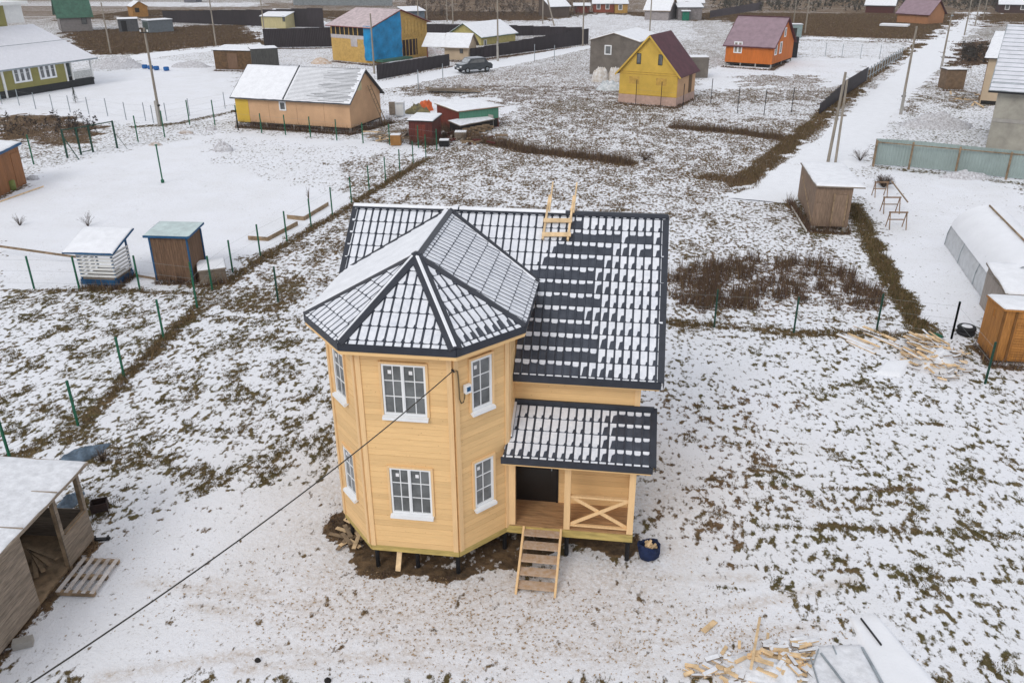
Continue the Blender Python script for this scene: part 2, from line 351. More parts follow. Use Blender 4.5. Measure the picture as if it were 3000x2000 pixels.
for _ in range(14):
    y_ = _r.uniform(900, 1350); x_ = _r.uniform(250, 800); l_ = _r.uniform(80, 240); zline([(x_, y_), (x_+l_, y_-l_*_r.uniform(.1, .5))], _r.uniform(.04, .08), _r.uniform(.4, .65), _r.uniform(.2, .6))
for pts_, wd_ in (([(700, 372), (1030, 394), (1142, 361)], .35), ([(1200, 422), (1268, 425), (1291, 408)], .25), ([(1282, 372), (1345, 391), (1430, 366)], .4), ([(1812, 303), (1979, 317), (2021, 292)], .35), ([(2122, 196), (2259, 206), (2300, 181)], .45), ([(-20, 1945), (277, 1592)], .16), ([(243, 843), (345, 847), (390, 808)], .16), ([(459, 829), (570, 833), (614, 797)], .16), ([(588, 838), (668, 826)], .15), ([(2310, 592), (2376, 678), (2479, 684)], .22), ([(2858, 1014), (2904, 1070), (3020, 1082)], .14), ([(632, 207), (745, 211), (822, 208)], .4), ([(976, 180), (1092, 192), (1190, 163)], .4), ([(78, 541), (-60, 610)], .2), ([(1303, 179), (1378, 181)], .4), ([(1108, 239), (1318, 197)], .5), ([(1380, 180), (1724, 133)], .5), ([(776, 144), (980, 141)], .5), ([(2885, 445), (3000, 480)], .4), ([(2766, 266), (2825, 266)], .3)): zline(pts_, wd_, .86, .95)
RW = [('road', [(2130, 580), (2272, 491), (2348, 434), (2489, 325), (2522, 288), (2612, 222), (2680, 150), (2726, 120), (2777, 84), (2813, 60), (2850, 36)], [(2330, 600), (2501, 491), (2578, 395), (2635, 332), (2680, 268), (2720, 230), (2760, 191), (2800, 140), (2827, 102), (2859, 57), (2880, 36)])]
ZONES.append(('p', np.concatenate([wpts(RW[0][1]), wpts(RW[0][2])[::-1]]), .006, .5, 0))
def cover(x, y):
    jx = (fbm(x/1.1, y/1.1, 2, 31)-.5)*1.3; jy = (fbm(x/1.1+50, y/1.1, 2, 32)-.5)*1.3
    k_ = 1+np.clip(y, 0, 200)/28; jx = jx*k_; jy = jy*k_; X = x+jx; Y = y+jy
    far = np.clip((y-115)/60, 0, 1)
    cov = .26+.55*far; hue = .4+.3*far
    for kind, P, c, h, wd in ZONES:
        if kind == 'p':
            bb = (X > P[:, 0].min()) & (X < P[:, 0].max()) & (Y > P[:, 1].min()) & (Y < P[:, 1].max())
            ins = np.zeros(X.shape, bool); ix = np.where(bb)
            if len(ix[0]) == 0: continue
            a = X[ix]; b = Y[ix]; r = np.zeros(a.shape, bool)
            for i in range(len(P)):
                x1, y1 = P[i]; x2, y2 = P[i-1]
                if y1 == y2: continue
                r ^= ((y1 > b) != (y2 > b)) & (a < (x2-x1)*(b-y1)/(y2-y1)+x1)
            ins[ix] = r; cov = np.where(ins, c, cov); hue = np.where(ins, h, hue)
        else:
            d = np.full(X.shape, 1e9)
            m = 3*wd
            bb = (x > P[:, 0].min()-m-1) & (x < P[:, 0].max()+m+1) & (y > P[:, 1].min()-m-1) & (y < P[:, 1].max()+m+1)
            ix = np.where(bb)
            if len(ix[0]) == 0: continue
            a = x[ix]+jx[ix]/k_[ix]*.35*min(1, wd); b = y[ix]+jy[ix]/k_[ix]*.35*min(1, wd); dd = np.full(a.shape, 1e9)
            for i in range(len(P)-1):
                p = P[i]; q = P[i+1]; L = ((q-p)**2).sum(); t = np.clip(((a-p[0])*(q[0]-p[0])+(b-p[1])*(q[1]-p[1]))/L, 0, 1)
                dd = np.minimum(dd, np.hypot(a-p[0]-t*(q[0]-p[0]), b-p[1]-t*(q[1]-p[1])))
            d[ix] = dd; k = np.clip(1.5-d/wd, 0, 1)
            cov = cov+(np.maximum(c, cov)-cov)*k; hue = hue+(h-hue)*k
    return cov, hue
_s = fbm(rng.uniform(0, 400, 60000), rng.uniform(0, 400, 60000), 2, 5); _mu, _sd = _s.mean(), _s.std()
_p = np.linspace(.002, .998, 250); _nz = np.quantile(rng.normal(0, 1, 200000), _p)
def vegfield(x, y):
    cov, hue = cover(x, y)
    big = fbm(x/2.6, y/2.6, 2, 77)
    cov = np.clip(cov*(.78+.45*big), 0, .985)
    cov = np.where(cov > .7, np.maximum(cov, .78), cov)
    m = (fbm(x/.5, y/.65, 2, 5)-_mu)/_sd
    return np.interp(1-cov, _p, _nz)*1.06-(.20+.18*np.clip(1-(y-8)/12, 0, 1))*m, hue, cov
def relief(x, y):
    z = .06*(fbm(x/5, y/5, 2, 3)-.5)+.035*(fbm(x/.5, y/.5, 2, 9)-.5)
    near = np.clip((np.hypot(np.clip(np.abs(x-3.5)-4.5, 0, 9), np.clip(np.abs(y-1)-4, 0, 9)))/1.5, 0, 1)
    return z*near*.9-.02
def axis(lo, hi, base, grow, c):
    out = [0.0]; s = 0
    while s < hi-c: s += base*(1+max(0, s)/grow); out.append(s)
    neg = []; s = 0
    while s < c-lo: s += base*(1+max(0, s)/grow); neg.append(-s)
    return np.array(neg[::-1]+out)+c
xs = axis(-120, 130, .14, 30, 2.0)
ys = np.concatenate([[-60.0, -30, -16], np.arange(-9, 0, .12), axis(0, 330, .12, 24, 0)])
xs = np.concatenate([[-2500, -900, -400, -200], xs, [220, 420, 900, 2500]]); ys = np.concatenate([[-400, -150], ys, [420, 600, 1000, 2600]])
XX, YY = np.meshgrid(xs, ys); vx, vy = XX.ravel(), YY.ravel()
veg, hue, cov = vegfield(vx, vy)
vz = relief(vx, vy)
nx, ny = len(xs), len(ys)
gm = bpy.data.meshes.new('ground')
idx = np.arange(nx*ny).reshape(ny, nx)
fc = np.stack([idx[:-1, :-1], idx[:-1, 1:], idx[1:, 1:], idx[1:, :-1]], -1).reshape(-1, 4)
gm.vertices.add(nx*ny); gm.vertices.foreach_set('co', np.stack([vx, vy, vz], -1).ravel())
gm.loops.add(fc.size); gm.loops.foreach_set('vertex_index', fc.ravel())
gm.polygons.add(len(fc)); gm.polygons.foreach_set('loop_start', np.arange(len(fc))*4)
gm.update(); gm.validate()
gm.polygons.foreach_set('use_smooth', [True]*len(gm.polygons))
def fattr(me, name, a):
    t = me.attributes.new(name, 'FLOAT', 'POINT'); t.data.foreach_set('value', np.asarray(a, np.float32))
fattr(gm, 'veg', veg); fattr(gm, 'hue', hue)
# trampled, sawdust-stained snow around the house and a faint overall soiling, plus painted rut shading
dx = np.clip(np.abs(vx-3.3)-3.6, 0, 99); dy = np.clip(np.abs(vy+0.5)-2.2, 0, 99)
hd = np.hypot(dx, dy); soil_rut_shade = np.clip(1-hd/3.0, 0, 1)*(.35+.9*(fbm(vx/.7, vy/.7, 3, 44)-.2))
soil_rut_shade = np.maximum(soil_rut_shade, np.clip(1-np.hypot((vx-9.3)/3.0, (vy+3.5)/1.6), 0, 1)*.35)
def linedist(P, x, y):
    dd = np.full(x.shape, 1e9)
    for p, q in zip(P[:-1], P[1:]):
        t = np.clip(((x-p[0])*(q[0]-p[0])+(y-p[1])*(q[1]-p[1]))/((q-p)**2).sum(), 0, 1); dd = np.minimum(dd, np.hypot(x-p[0]-t*(q[0]-p[0]), y-p[1]-t*(q[1]-p[1])))
    return dd
nr = (vy < 3) & (vy > -9) & (vx > -12) & (vx < 22); nx_, ny_ = vx[nr], vy[nr]; tr = np.zeros(nr.sum())
for P_ in ([(620, 1700), (1050, 1790), (1500, 1830), (2100, 1790), (2500, 1700)], [(560, 1770), (1050, 1860), (1500, 1900), (2050, 1870), (2400, 1830)], [(1700, 1650), (1900, 1690), (2200, 1690)], [(300, 1980), (800, 1900), (1400, 1960)], [(1560, 1740), (1540, 1850), (1480, 2010)], [(1100, 1720), (1450, 1760), (1900, 1720)], [(420, 1700), (800, 1760), (1250, 1900)], [(1620, 1760), (1800, 1850), (1900, 1990)], [(700, 1960), (1300, 1890), (1900, 1930)]):
    tr = np.maximum(tr, .75*np.exp(-(linedist(wpts(P_), nx_, ny_)/.17)**2)*(.3+1.2*fbm(nx_/.6, ny_/.6, 3, 61)))  # rut shading put into the ground colour instead of relief
soil_rut_shade[nr] = np.maximum(soil_rut_shade[nr], tr)
fattr(gm, 'soil_rut_shade', np.clip(soil_rut_shade, 0, 1))
def ground_mat():
    m = bpy.data.materials.new('snowy_ground'); m.use_nodes = True; t = m.node_tree; N = t.nodes; L = t.links; b = N['Principled BSDF']
    b.inputs['Roughness'].default_value = .8; b.inputs['Specular IOR Level'].default_value = .15
    def attr(n):
        a = N.new('ShaderNodeAttribute'); a.attribute_name = n; return a.outputs['Fac']
    def noise(s, d=5, r=.6):
        n = N.new('ShaderNodeTexNoise'); n.inputs['Scale'].default_value = s; n.inputs['Detail'].default_value = d; n.inputs['Roughness'].default_value = r
        L.new(geo.outputs['Position'], n.inputs['Vector']); return n.outputs[0]
    def mth(op, a, c=None):
        n = N.new('ShaderNodeMath'); n.operation = op
        for i, v in enumerate((a, c)):
            if v is None: continue
            if isinstance(v, (int, float)): n.inputs[i].default_value = v
            else: L.new(v, n.inputs[i])
        return n.outputs[0]
    def mix(f, a, c):
        n = N.new('ShaderNodeMix'); n.data_type = 'RGBA'
        if isinstance(f, (int, float)): n.inputs[0].default_value = f
        else: L.new(f, n.inputs[0])
        for i, v in ((6, a), (7, c)):
            if isinstance(v, tuple): n.inputs[i].default_value = v
            else: L.new(v, n.inputs[i])
        return n.outputs[2]
    def rng_(v, a, c, o0=0, o1=1):
        n = N.new('ShaderNodeMapRange'); n.inputs[1].default_value = a; n.inputs[2].default_value = c; n.inputs[3].default_value = o0; n.inputs[4].default_value = o1
        L.new(v, n.inputs[0]); return n.outputs[0]
    geo = N.new('ShaderNodeNewGeometry')
    fine = noise(22, 6, .7); mid = noise(5, 5); big = noise(.35, 4)
    mp = N.new('ShaderNodeMapping'); mp.inputs['Scale'].default_value = (1.12, .72, 1); L.new(geo.outputs['Position'], mp.inputs[0])
    pn = N.new('ShaderNodeTexNoise'); pn.inputs['Scale'].default_value = 4.9; pn.inputs['Detail'].default_value = 4; pn.inputs['Roughness'].default_value = .60; L.new(mp.outputs[0], pn.inputs['Vector'])
    edge = mth('SUBTRACT', mth('DIVIDE', mth('SUBTRACT', pn.outputs[0], .5), .095), attr('veg'))
    g = rng_(edge, -.42, .50)
    snow = mix(rng_(big, .35, .65), (.80, .82, .87, 1), (.76, .775, .81, 1))
    # tiny stalks showing through
    specks = mth('MULTIPLY', rng_(noise(15, 4, .8), .57, .68), rng_(noise(.8, 3), .36, .60))
    snow = mix(mth('MULTIPLY', specks, .8), snow, (.20, .15, .09, 1))
    so = mth('MULTIPLY', attr('soil_rut_shade'), rng_(noise(9, 6, .75), .35, .7))
    snow = mix(so, snow, (.40, .30, .20, 1))
    h = attr('hue')
    green = mix(rng_(mid, .35, .65), (.120, .098, .038, 1), (.062, .055, .021, 1))
    brown = mix(rng_(mid, .35, .65), (.195, .125, .066, 1), (.090, .058, .033, 1))
    earth = mix(rng_(mid, .35, .65), (.085, .058, .038, 1), (.035, .025, .017, 1))
    hn = mth('ADD', h, mth('MULTIPLY', mth('SUBTRACT', noise(.9, 4), .5), .9))
    veg_c = mix(rng_(hn, .25, .7), green, brown); veg_c = mix(rng_(hn, .85, 1.15), veg_c, earth)
    veg_c = mix(rng_(fine, .5, .8, 0, .35), veg_c, (.22, .165, .095, 1))
    L.new(mix(g, snow, veg_c), b.inputs['Base Color'])
    bp = N.new('ShaderNodeBump'); bp.inputs['Strength'].default_value = .7; bp.inputs['Distance'].default_value = .05
    L.new(mth('ADD', mth('MULTIPLY', fine, .5), mth('ADD', mid, mth('MULTIPLY', g, .5))), bp.inputs['Height']); L.new(bp.outputs[0], b.inputs['Normal'])
    return m
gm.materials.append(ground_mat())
structure(link('ground', gm))
# ---- snow-covered lanes, ragged edges
def lane(name, left, right, n=90, z=.045):
    def res(p):
        P = wpts(p); s = np.concatenate([[0], np.cumsum(np.hypot(*np.diff(P, axis=0).T))]); t = np.linspace(0, s[-1], n)
        return np.stack([np.interp(t, s, P[:, 0]), np.interp(t, s, P[:, 1])], -1)
    A, Bq = res(left), res(right); me = MB(); k = 8; vs = []; fs = []
    for i in range(n):
        for j in range(k+1):
            f = j/k; p = A[i]*(1-f)+Bq[i]*f
            wob = (random.uniform(-.35, .35) if j in (0, k) else 0); d = (Bq[i]-A[i])/np.linalg.norm(Bq[i]-A[i])
            zz = z-(.09 if j in (0, k) else 0)-.02*(1 if j in (2, 6) else 0)
            vs.append((p[0]+d[0]*wob, p[1]+d[1]*wob, zz))
    for i in range(n-1):
        for j in range(k): a = i*(k+1)+j; fs.append((a, a+1, a+k+2, a+k+1))
    me.add(vs, fs); return structure(me.build(name, SNOW, smooth=True))
lane('road', *RW[0][1:])
lane('path', [(880, 262), (1060, 238), (1320, 196), (1500, 168), (1720, 130)], [(900, 275), (1170, 255), (1400, 210), (1560, 180), (1735, 140)], z=.05)
lane('path', [(380, 163), (560, 140), (760, 124)], [(390, 178), (560, 156), (770, 136)], z=.05)
lane('path', [(2320, 104), (2500, 110), (2724, 117)], [(2320, 113), (2500, 119), (2735, 126)], z=.05)
# ---- grass and dead stalks standing out of the snow
def blades(name, N, area, hmin, hmax, covmin, seed, wid=.012, per=3, covmax=2.0, lean=.6, vmax=.1, huemin=-1):
    r = np.random.default_rng(seed); x = r.uniform(area[0], area[1], N); y = r.uniform(area[2], area[3], N)
    v, h, c = vegfield(x, y); k = (v < vmax) & (c >= covmin) & (c < covmax)
    ins = (x > -.1) & (x < 7.1) & (y > -2.2) & (y < 5.9); k &= ~ins & (h >= huemin)
    x, y, h = x[k], y[k], h[k]; x = np.repeat(x, per); y = np.repeat(y, per); h = np.repeat(h, per); n = len(x)
    x = x+r.normal(0, .05, n); y = y+r.normal(0, .05, n); z = relief(x, y)-.01
    a = r.uniform(0, 6.283, n); H = r.uniform(hmin, hmax, n); w = wid*r.uniform(.6, 1.6, n); la = r.uniform(0, 6.283, n); ll = H*lean*r.uniform(0, 1, n)
    P = np.empty((n, 3, 3)); P[:, 0] = np.stack([x-np.cos(a)*w, y-np.sin(a)*w, z], -1); P[:, 1] = np.stack([x+np.cos(a)*w, y+np.sin(a)*w, z], -1)
    P[:, 2] = np.stack([x+np.cos(la)*ll, y+np.sin(la)*ll, z+H], -1)
    me = bpy.data.meshes.new(name); me.vertices.add(3*n); me.vertices.foreach_set('co', P.ravel())
    me.loops.add(3*n); me.loops.foreach_set('vertex_index', np.arange(3*n)); me.polygons.add(n); me.polygons.foreach_set('loop_start', np.arange(n)*3)
    me.update(); fattr(me, 'hue', np.repeat(h+r.normal(0, .18, n), 3)); fattr(me, 'val', np.repeat(r.uniform(.55, 1.35, n), 3))
    me.materials.append(BLADE); return stuff(link(name, me))
BLADE = bpy.data.materials.new('dry_grass'); BLADE.use_nodes = True
t = BLADE.node_tree; N_ = t.nodes; b = N_['Principled BSDF']; b.inputs['Roughness'].default_value = .9; b.inputs['Specular IOR Level'].default_value = .1
a1 = N_.new('ShaderNodeAttribute'); a1.attribute_name = 'hue'; a2 = N_.new('ShaderNodeAttribute'); a2.attribute_name = 'val'
cr = N_.new('ShaderNodeValToRGB'); cr.color_ramp.elements[0].color = (.085, .08, .03, 1); cr.color_ramp.elements[0].position = .2
cr.color_ramp.elements[1].color = (.115, .075, .060, 1); cr.color_ramp.elements[1].position = 1.0
e = cr.color_ramp.elements.new(.55); e.color = (.19, .130, .066, 1)
hs = N_.new('ShaderNodeHueSaturation'); t.links.new(a1.outputs['Fac'], cr.inputs[0]); t.links.new(cr.outputs[0], hs.inputs['Color']); t.links.new(a2.outputs['Fac'], hs.inputs['Value'])
t.links.new(hs.outputs[0], b.inputs['Base Color'])
tag(blades('grass', 300000, (-19, 24, -7, 30), .03, .085, 0, 1), 'short dead grass poking through the thin snow around the wooden house', 'grass')
tag(blades('grass', 260000, (-45, 40, 30, 75), .03, .10, 0, 2, wid=.022, per=2), 'tufts of brown grass in the snowy field behind the wooden house', 'grass')
tag(blades('tall_grass', 700000, (-115, 95, 55, 190), .05, .22, .75, 3, wid=.06, per=2), 'tall brown grass covering the far fields', 'grass')
tag(blades('grass', 240000, (-30, 30, 5, 55), .10, .30, .74, 4, wid=.013, per=3, lean=.8, vmax=-.2), 'matted dead grass along the ditches and plot edges', 'grass')
tag(blades('weeds', 200000, (-30, 30, 8, 60), .28, .80, .5, 14, wid=.012, per=3, lean=.4, vmax=-.1, huemin=.8), 'tall dead brown weeds standing behind the wooden house', 'weeds')
# ------------------------------------------------------------------ the wooden house
HOUSE = thing('wooden_house', 'two-storey pale timber house with octagonal bay and snowy dark tiled roof', 'house')
BW, CH, D1, YF, WX, HB, FZ = 4.04, .99, -1.01, -2.11, 7.0, .57, .80
ZE, OV, ZM, TAN, YR, ZR = 6.04, .41, 4.4745, .8671, 2.8845, 7.3278
FAC = [((0, 2.0), (0, D1)), ((0, D1), (CH, YF)), ((CH, YF), (BW-CH, YF)), ((BW-CH, YF), (BW, D1)), ((BW, D1), (BW, 0)), ((BW, 0), (WX, 0))]
TH = .045
# wall core
m = MB(); foot = [(0, 2.6), (0, D1), (CH, YF), (BW-CH, YF), (BW, D1), (BW, 2.6)]
m.prism([(x, y, HB+.16) for x, y in foot], (0, 0, 5.84-HB-.16+.09)); m.build('bay_wall', PINE, HOUSE)
m = MB(); m.prism([(0.06, 0.0, HB+.16), (0.06, 2*YR, HB+.16), (0.06, 2*YR, ZM+.3), (0.06, YR, ZR-.16), (0.06, 0.0, ZM+.28)], (WX-.06, 0, 0)); m.build('main_wall', PINE, HOUSE)
# sill beams of treated timber
def off(poly, d):
    n = len(poly); out = []
    for i in range(n):
        p0, p1, p2 = Vector(poly[i-1]), Vector(poly[i]), Vector(poly[(i+1) % n])
        e1 = (p1-p0).normalized(); e2 = (p2-p1).normalized(); n1 = Vector((e1.y, -e1.x)); n2 = Vector((e2.y, -e2.x))
        k = (n1+n2); k = k/(1+n1.dot(n2)); out.append(tuple(p1+k*d))
    return out
m = MB()
ring = [(0, 2.6), (0, D1), (CH, YF), (BW-CH, YF), (BW, D1), (BW, -.02)]
for i in range(5):
    p, q = Vector(ring[i]), Vector(ring[i+1]); d = (q-p).normalized(); nrm = Vector((d.y, -d.x))
    a, c = p+nrm*.03, q+nrm*.03
    m.prism([(a.x, a.y, HB), (a.x, a.y, HB+.155), (p.x-nrm.x*.12, p.y-nrm.y*.12, HB+.155), (p.x-nrm.x*.12, p.y-nrm.y*.12, HB)], (c.x-a.x, c.y-a.y, 0))
m.build('sill_beam', BEAM, HOUSE)
m = MB(); m.box(BW+.02, WX, -1.09, -.95, HB, HB+.20); m.box(WX-.14, WX, -.95, 2*YR, HB, HB+.155); m.box(BW-.2, BW+.02, -1.085, -.9, HB+.005, HB+.195); m.build('sill_beam', BEAM, HOUSE)
# cladding, windows
WIN = {1: [(.36, .95, 4.27, 5.40), (.40, .97, 1.72, 2.88)], 2: [(.56, 1.50, 4.27, 5.47), (.57, 1.50, 1.71, 2.91)], 3: [(.44, 1.0, 4.27, 5.47), (.46, 1.0, 1.74, 2.93)]}
nb = 0
for i, (p, q) in enumerate(FAC):
    d = Vector(q)-Vector(p); L = d.length; rz = math.atan2(d.y, d.x); top = 5.84 if i < 5 else ZM-.02
    P = (p[0], p[1], 0); holes = [(a-.01, b+.01, c-.02, e+.01) for a, b, c, e in WIN.get(i, [])]
    if i == 5: holes = [(.05, 1.11, .5, 2.98)]
    if i == 0: clad(HOUSE, 'wall_board', PINE, P, rz, 0, L, HB+.16, top, .145*4, TH*.9); continue
    nb += clad(HOUSE, 'wall_board', PINE, P, rz, .0, L, HB+.16 if i < 5 else FZ, top, .145, TH*.9, holes)
    # corner boards
    nrm = Vector((d.y, -d.x)).normalized(); dn = d.normalized()
    if i in (1, 2, 3):
        for u0, u1 in ((0.0, .11), (L-.11, L)):
            a = Vector(p)+dn*u0
            link('corner_board', unit_box(PINEV), HOUSE, (a.x+nrm.x*(TH+.022), a.y+nrm.y*(TH+.022), HB+.16), rz, (u1-u0, .024, 5.84-HB-.16))
    elif i == 4:
        a = Vector(p); link('corner_board', unit_box(PINEV), HOUSE, (a.x+nrm.x*(TH+.022), a.y+nrm.y*(TH+.022), HB+.16), rz, (.11, .024, 5.84-HB-.16))
    elif i == 5:
        link('corner_board', unit_box(PINEV), HOUSE, (WX-.13, -TH-.022, FZ), 0, (.13, .024, ZM-FZ-.02))
    for a, b, c, e in WIN.get(i, []):
        wd, hh = b-a, e-c; fw = .042
        Q = (p[0]+nrm.x*.012, p[1]+nrm.y*.012, 0)
        if i == 2:
            ml = wd*.475; vb = [fw+(ml-fw)/2-.01, ml+(wd-ml)/2+.005]
            win = window(HOUSE, Q, rz, a, c, wd, hh, vbars=vb, hbars=(hh*.36, hh*.67), mull=(ml,), fw=fw, depth=.05, bar=.019)
            MB().box(ml-.012, ml+.012, -.058, -.05, .04, hh-.04).build('sash_seam', PVC, win)
        else:
            win = window(HOUSE, Q, rz, a, c, wd, hh, vbars=(wd*.47,), hbars=(hh*.35, hh*.66), fw=fw+.01, depth=.05, bar=.019)
        MB().prism([(-.03, .0, .005), (-.03, -.14, -.035), (-.03, -.14, -.10), (-.03, -.10, -.10), (-.03, -.01, -.05)], (wd+.06, 0, 0)).build('sill', PVC, win)
        # paper stickers left on the panes
        sx = (.13, wd*.62) if i == 2 else (.10,)
        for s_ in sx: MB().box(s_, s_+.075, -.0235, -.018, hh*.80, hh*.80+.085).build('sticker', PAPER, win)
        m = MB(); t_ = .055
        m.box(-t_, -.005, -.068, -.03, -.02, hh+t_); m.box(wd+.005, wd+t_, -.068, -.03, -.02, hh+t_); m.box(-.005, wd+.005, -.068, -.03, hh+.005, hh+t_)
        m.build('casing', PINEV, HOUSE, win.location, rz)
# eave: fascia ring in graphite, board below it and soffit
OC = off([(0, 2.6), (0, D1), (CH, YF), (BW-CH, YF), (BW, D1), (BW, 2.6)], OV)
OC[0] = (-OV, 1.45); OC[-1] = (BW+OV, 1.30)
IC = [(0, 1.45), (0, D1), (CH, YF), (BW-CH, YF), (BW, D1), (BW, 1.30)]
m = MB(); m2 = MB(); m3 = MB()
for i in range(5):
    a, c = Vector(OC[i]), Vector(OC[i+1]); d = (c-a).normalized(); n_ = Vector((d.y, -d.x))
    m.prism([(a.x+n_.x*.022, a.y+n_.y*.022, ZE+.012), (a.x+n_.x*.022, a.y+n_.y*.022, ZE-.15), (a.x, a.y, ZE-.15), (a.x, a.y, ZE+.012)], (c.x-a.x, c.y-a.y, 0))
    m2.prism([(a.x-n_.x*.0, a.y-n_.y*.0, ZE-.07), (a.x, a.y, ZE-.235), (a.x-n_.x*.03, a.y-n_.y*.03, ZE-.235), (a.x-n_.x*.03, a.y-n_.y*.03, ZE-.07)], (c.x-a.x, c.y-a.y, 0))
    b1, b2 = IC[i], IC[i+1]
    m3.prism([(a.x-n_.x*.02, a.y-n_.y*.02, ZE-.20), (c.x-n_.x*.02, c.y-n_.y*.02, ZE-.20), (b2[0], b2[1], ZE-.20), (b1[0], b1[1], ZE-.20)], (0, 0, .02))
m.build('fascia', FLASH, HOUSE); m2.build('eave_board', PINE, HOUSE); m3.build('soffit', PINE, HOUSE)
# ------------------------------------------------------------------ metal tile roofs: every tile its own curved pan, snow lying in the pans
DU, DV = .19, .35
PROF = [(0, .0), (.12, .0), (.70, .0), (.80, .014), (.90, .022), (.96, .014), (1.0, .0)]
tp = MB(); vs = []; n_ = len(PROF)
for v, lift in ((0, .020), (1.03, .0)): vs += [(u*DU, v*DV, h+lift) for u, h in PROF]
vs += [(u*DU, 0, h-.006) for u, h in PROF]
tp.add(vs, [(j, j+1, n_+j+1, n_+j) for j in range(n_-1)]+[(2*n_+j, 2*n_+j+1, j+1, j) for j in range(n_-1)])
tme = bpy.data.meshes.new('tile'); tme.from_pydata(tp.v, [], tp.f); tme.materials.append(TILE); tme.update()
TILES = []; JOIN = bmesh.new()
def inside(P, u, v):
    r = False
    for i in range(len(P)):
        x1, y1 = P[i]; x2, y2 = P[i-1]
        if (y1 > v) != (y2 > v) and u < (x2-x1)*(v-y1)/(y2-y1)+x1: r = not r
    return r
def tiled(roof, O, U, V, poly, cover_fn, u_off=0.0, v_off=0.0, deck=True):
    """O eave origin, U along the eave, V up the slope (unit vectors); poly = outline in (u, v)"""
    U, V, O = Vector(U), Vector(V), Vector(O); Nn = U.cross(V).normalized()
    T = Matrix(((U.x, V.x, Nn.x, O.x), (U.y, V.y, Nn.y, O.y), (U.z, V.z, Nn.z, O.z), (0, 0, 0, 1)))
    if deck:
        d = MB(); d.prism([T @ Vector((u, v, -.005)) for u, v in poly], -Nn*.05); d.build('roof_deck', FLASH, roof)
    us = [p[0] for p in poly]; vs_ = [p[1] for p in poly]
    bmc = bmesh.new(); sn = bmesh.new()
    i0 = math.floor((min(us)-u_off)/DU); i1 = math.ceil((max(us)-u_off)/DU); r1 = math.ceil((max(vs_)-v_off)/DV)
    for r in range(-1 if v_off > 0 else 0, r1):
        for i in range(i0, i1):
            u, v = u_off+i*DU, v_off+r*DV
            cs = [inside(poly, a, b) for a, b in ((u+.004, v+.004), (u+DU-.004, v+.004), (u+DU-.004, v+DV-.004), (u+.004, v+DV-.004), (u+DU/2, v+DV/2))]
            TM = T @ Matrix.Translation((u, v, 0))
            if all(cs): TILES.append((roof, TM))
            elif any(cs):
                vv = [bmc.verts.new((c.co.x+u, c.co.y+v, c.co.z)) for c in tme.vertices]
                for f in tme.polygons: bmc.faces.new([vv[k] for k in f.vertices])
            if any(cs):
                k = cover_fn(u+DU/2, v+DV/2)
                if k is None: continue
                s, full = k; s += random.uniform(-.13, .13); s = max(0, min(1, s))
                uL = .0 if not full else -.02; uR = .75+random.uniform(-.04, .04) if not full else 1.0; base = 0.02 if s > .30 else .70-.12*s+random.uniform(-.07, .08)
                if full: base = -.01
                b_ = 1.0 if full or s <= .30 else max(.08, min(1, (s-.2)/.75)); j = lambda q: random.uniform(-q, q)
                pts = [(uL+.12*b_, base-.005), (uL+(uR-uL)*b_*.85+j(.04), base-.01+j(.02)), (uL+(uR-uL)*b_, base+.07), (uL+(uR-uL)*(b_+(1-b_)*.28), base+.072+(1-b_)*.68+j(.04)), (uR, min(.96, max(base+.075, base+.072+(1-b_)*.80+j(.06)))), (uR, .97), (uL, .97), (uL, base+.07)]
                if full: pts = [(uL, base), (uR, base), (uR, 1.01), (uL, 1.01)]
                th = .016+random.uniform(0, .006) if not full else .034
                vt = []; vb = []
                for a, b in pts:
                    lift = .020*(1-max(0, min(1, b)))
                    vt.append(sn.verts.new((u+a*DU, v+b*DV, lift+th))); vb.append(sn.verts.new((u+a*DU, v+b*DV, lift-.002)))
                sn.faces.new(vt)
                for q in range(len(pts)): sn.faces.new((vb[q], vb[(q+1) % len(pts)], vt[(q+1) % len(pts)], vt[q]))
    A = sum(poly[i-1][0]*poly[i][1]-poly[i][0]*poly[i-1][1] for i in range(len(poly)))
    for bm in (bmc, sn):
        for i in range(len(poly)):
            p, q = poly[i-1], poly[i]; e = Vector((q[0]-p[0], q[1]-p[1])); nn = Vector((e.y, -e.x, 0)) if A > 0 else Vector((-e.y, e.x, 0))
            bmesh.ops.bisect_plane(bm, geom=bm.verts[:]+bm.edges[:]+bm.faces[:], plane_co=(p[0], p[1], 0), plane_no=nn, clear_outer=True)
    for bm, nm, mt in ((bmc, 'edge_tile', TILE), (sn, 'roof_snow', SNOWR if (cover_fn(1.0, .5) or (0, 0))[1] else SNOWP)):
        if len(bm.faces) == 0: bm.free(); continue
        bm.transform(T); me = bpy.data.meshes.new(nm); bm.to_mesh(me); bm.free(); me.materials.append(mt); stuff(link(nm, me, roof))
MAIN = B1('main_roof', FLASH, HOUSE, WX+OV-.16, WX+OV+.015, -OV-.02, -OV, ZM-.12, ZM+.02)   # eave corner; the pieces follow
bb = MB(); sl_ = math.hypot(1, TAN); LEN = (YR+OV)*sl_
NV = Vector((0, 1/sl_, TAN/sl_))
def main_cov(u, v):
    x = u; r = (LEN-v)/DV
    xl = 5.35-max(0, r-1.2)*.25; xr = 7.0-.11*r
    s = max((xl-x)/.45, (x-5.15)/2.3+.28*(float(fbm(np.array([x*2.2]), np.array([r*.9]), 2, 18)[0])-.5) if r > 3.5 else 0)
    if r < 1.1: s = max(s, .75 if (x < 5.1 or x > 5.45) else .2)
    elif r < 4.2 and x > 5.4: s = max(s, .0+.66*float(fbm(np.array([x*3]), np.array([r*1.0]), 2, 8)[0]))
    if x > WX+OV-.35: s = max(s, .6)
    return (max(0, min(1.0 if x < xl else .74, s)), False)
O = Vector((0, -OV, ZM))
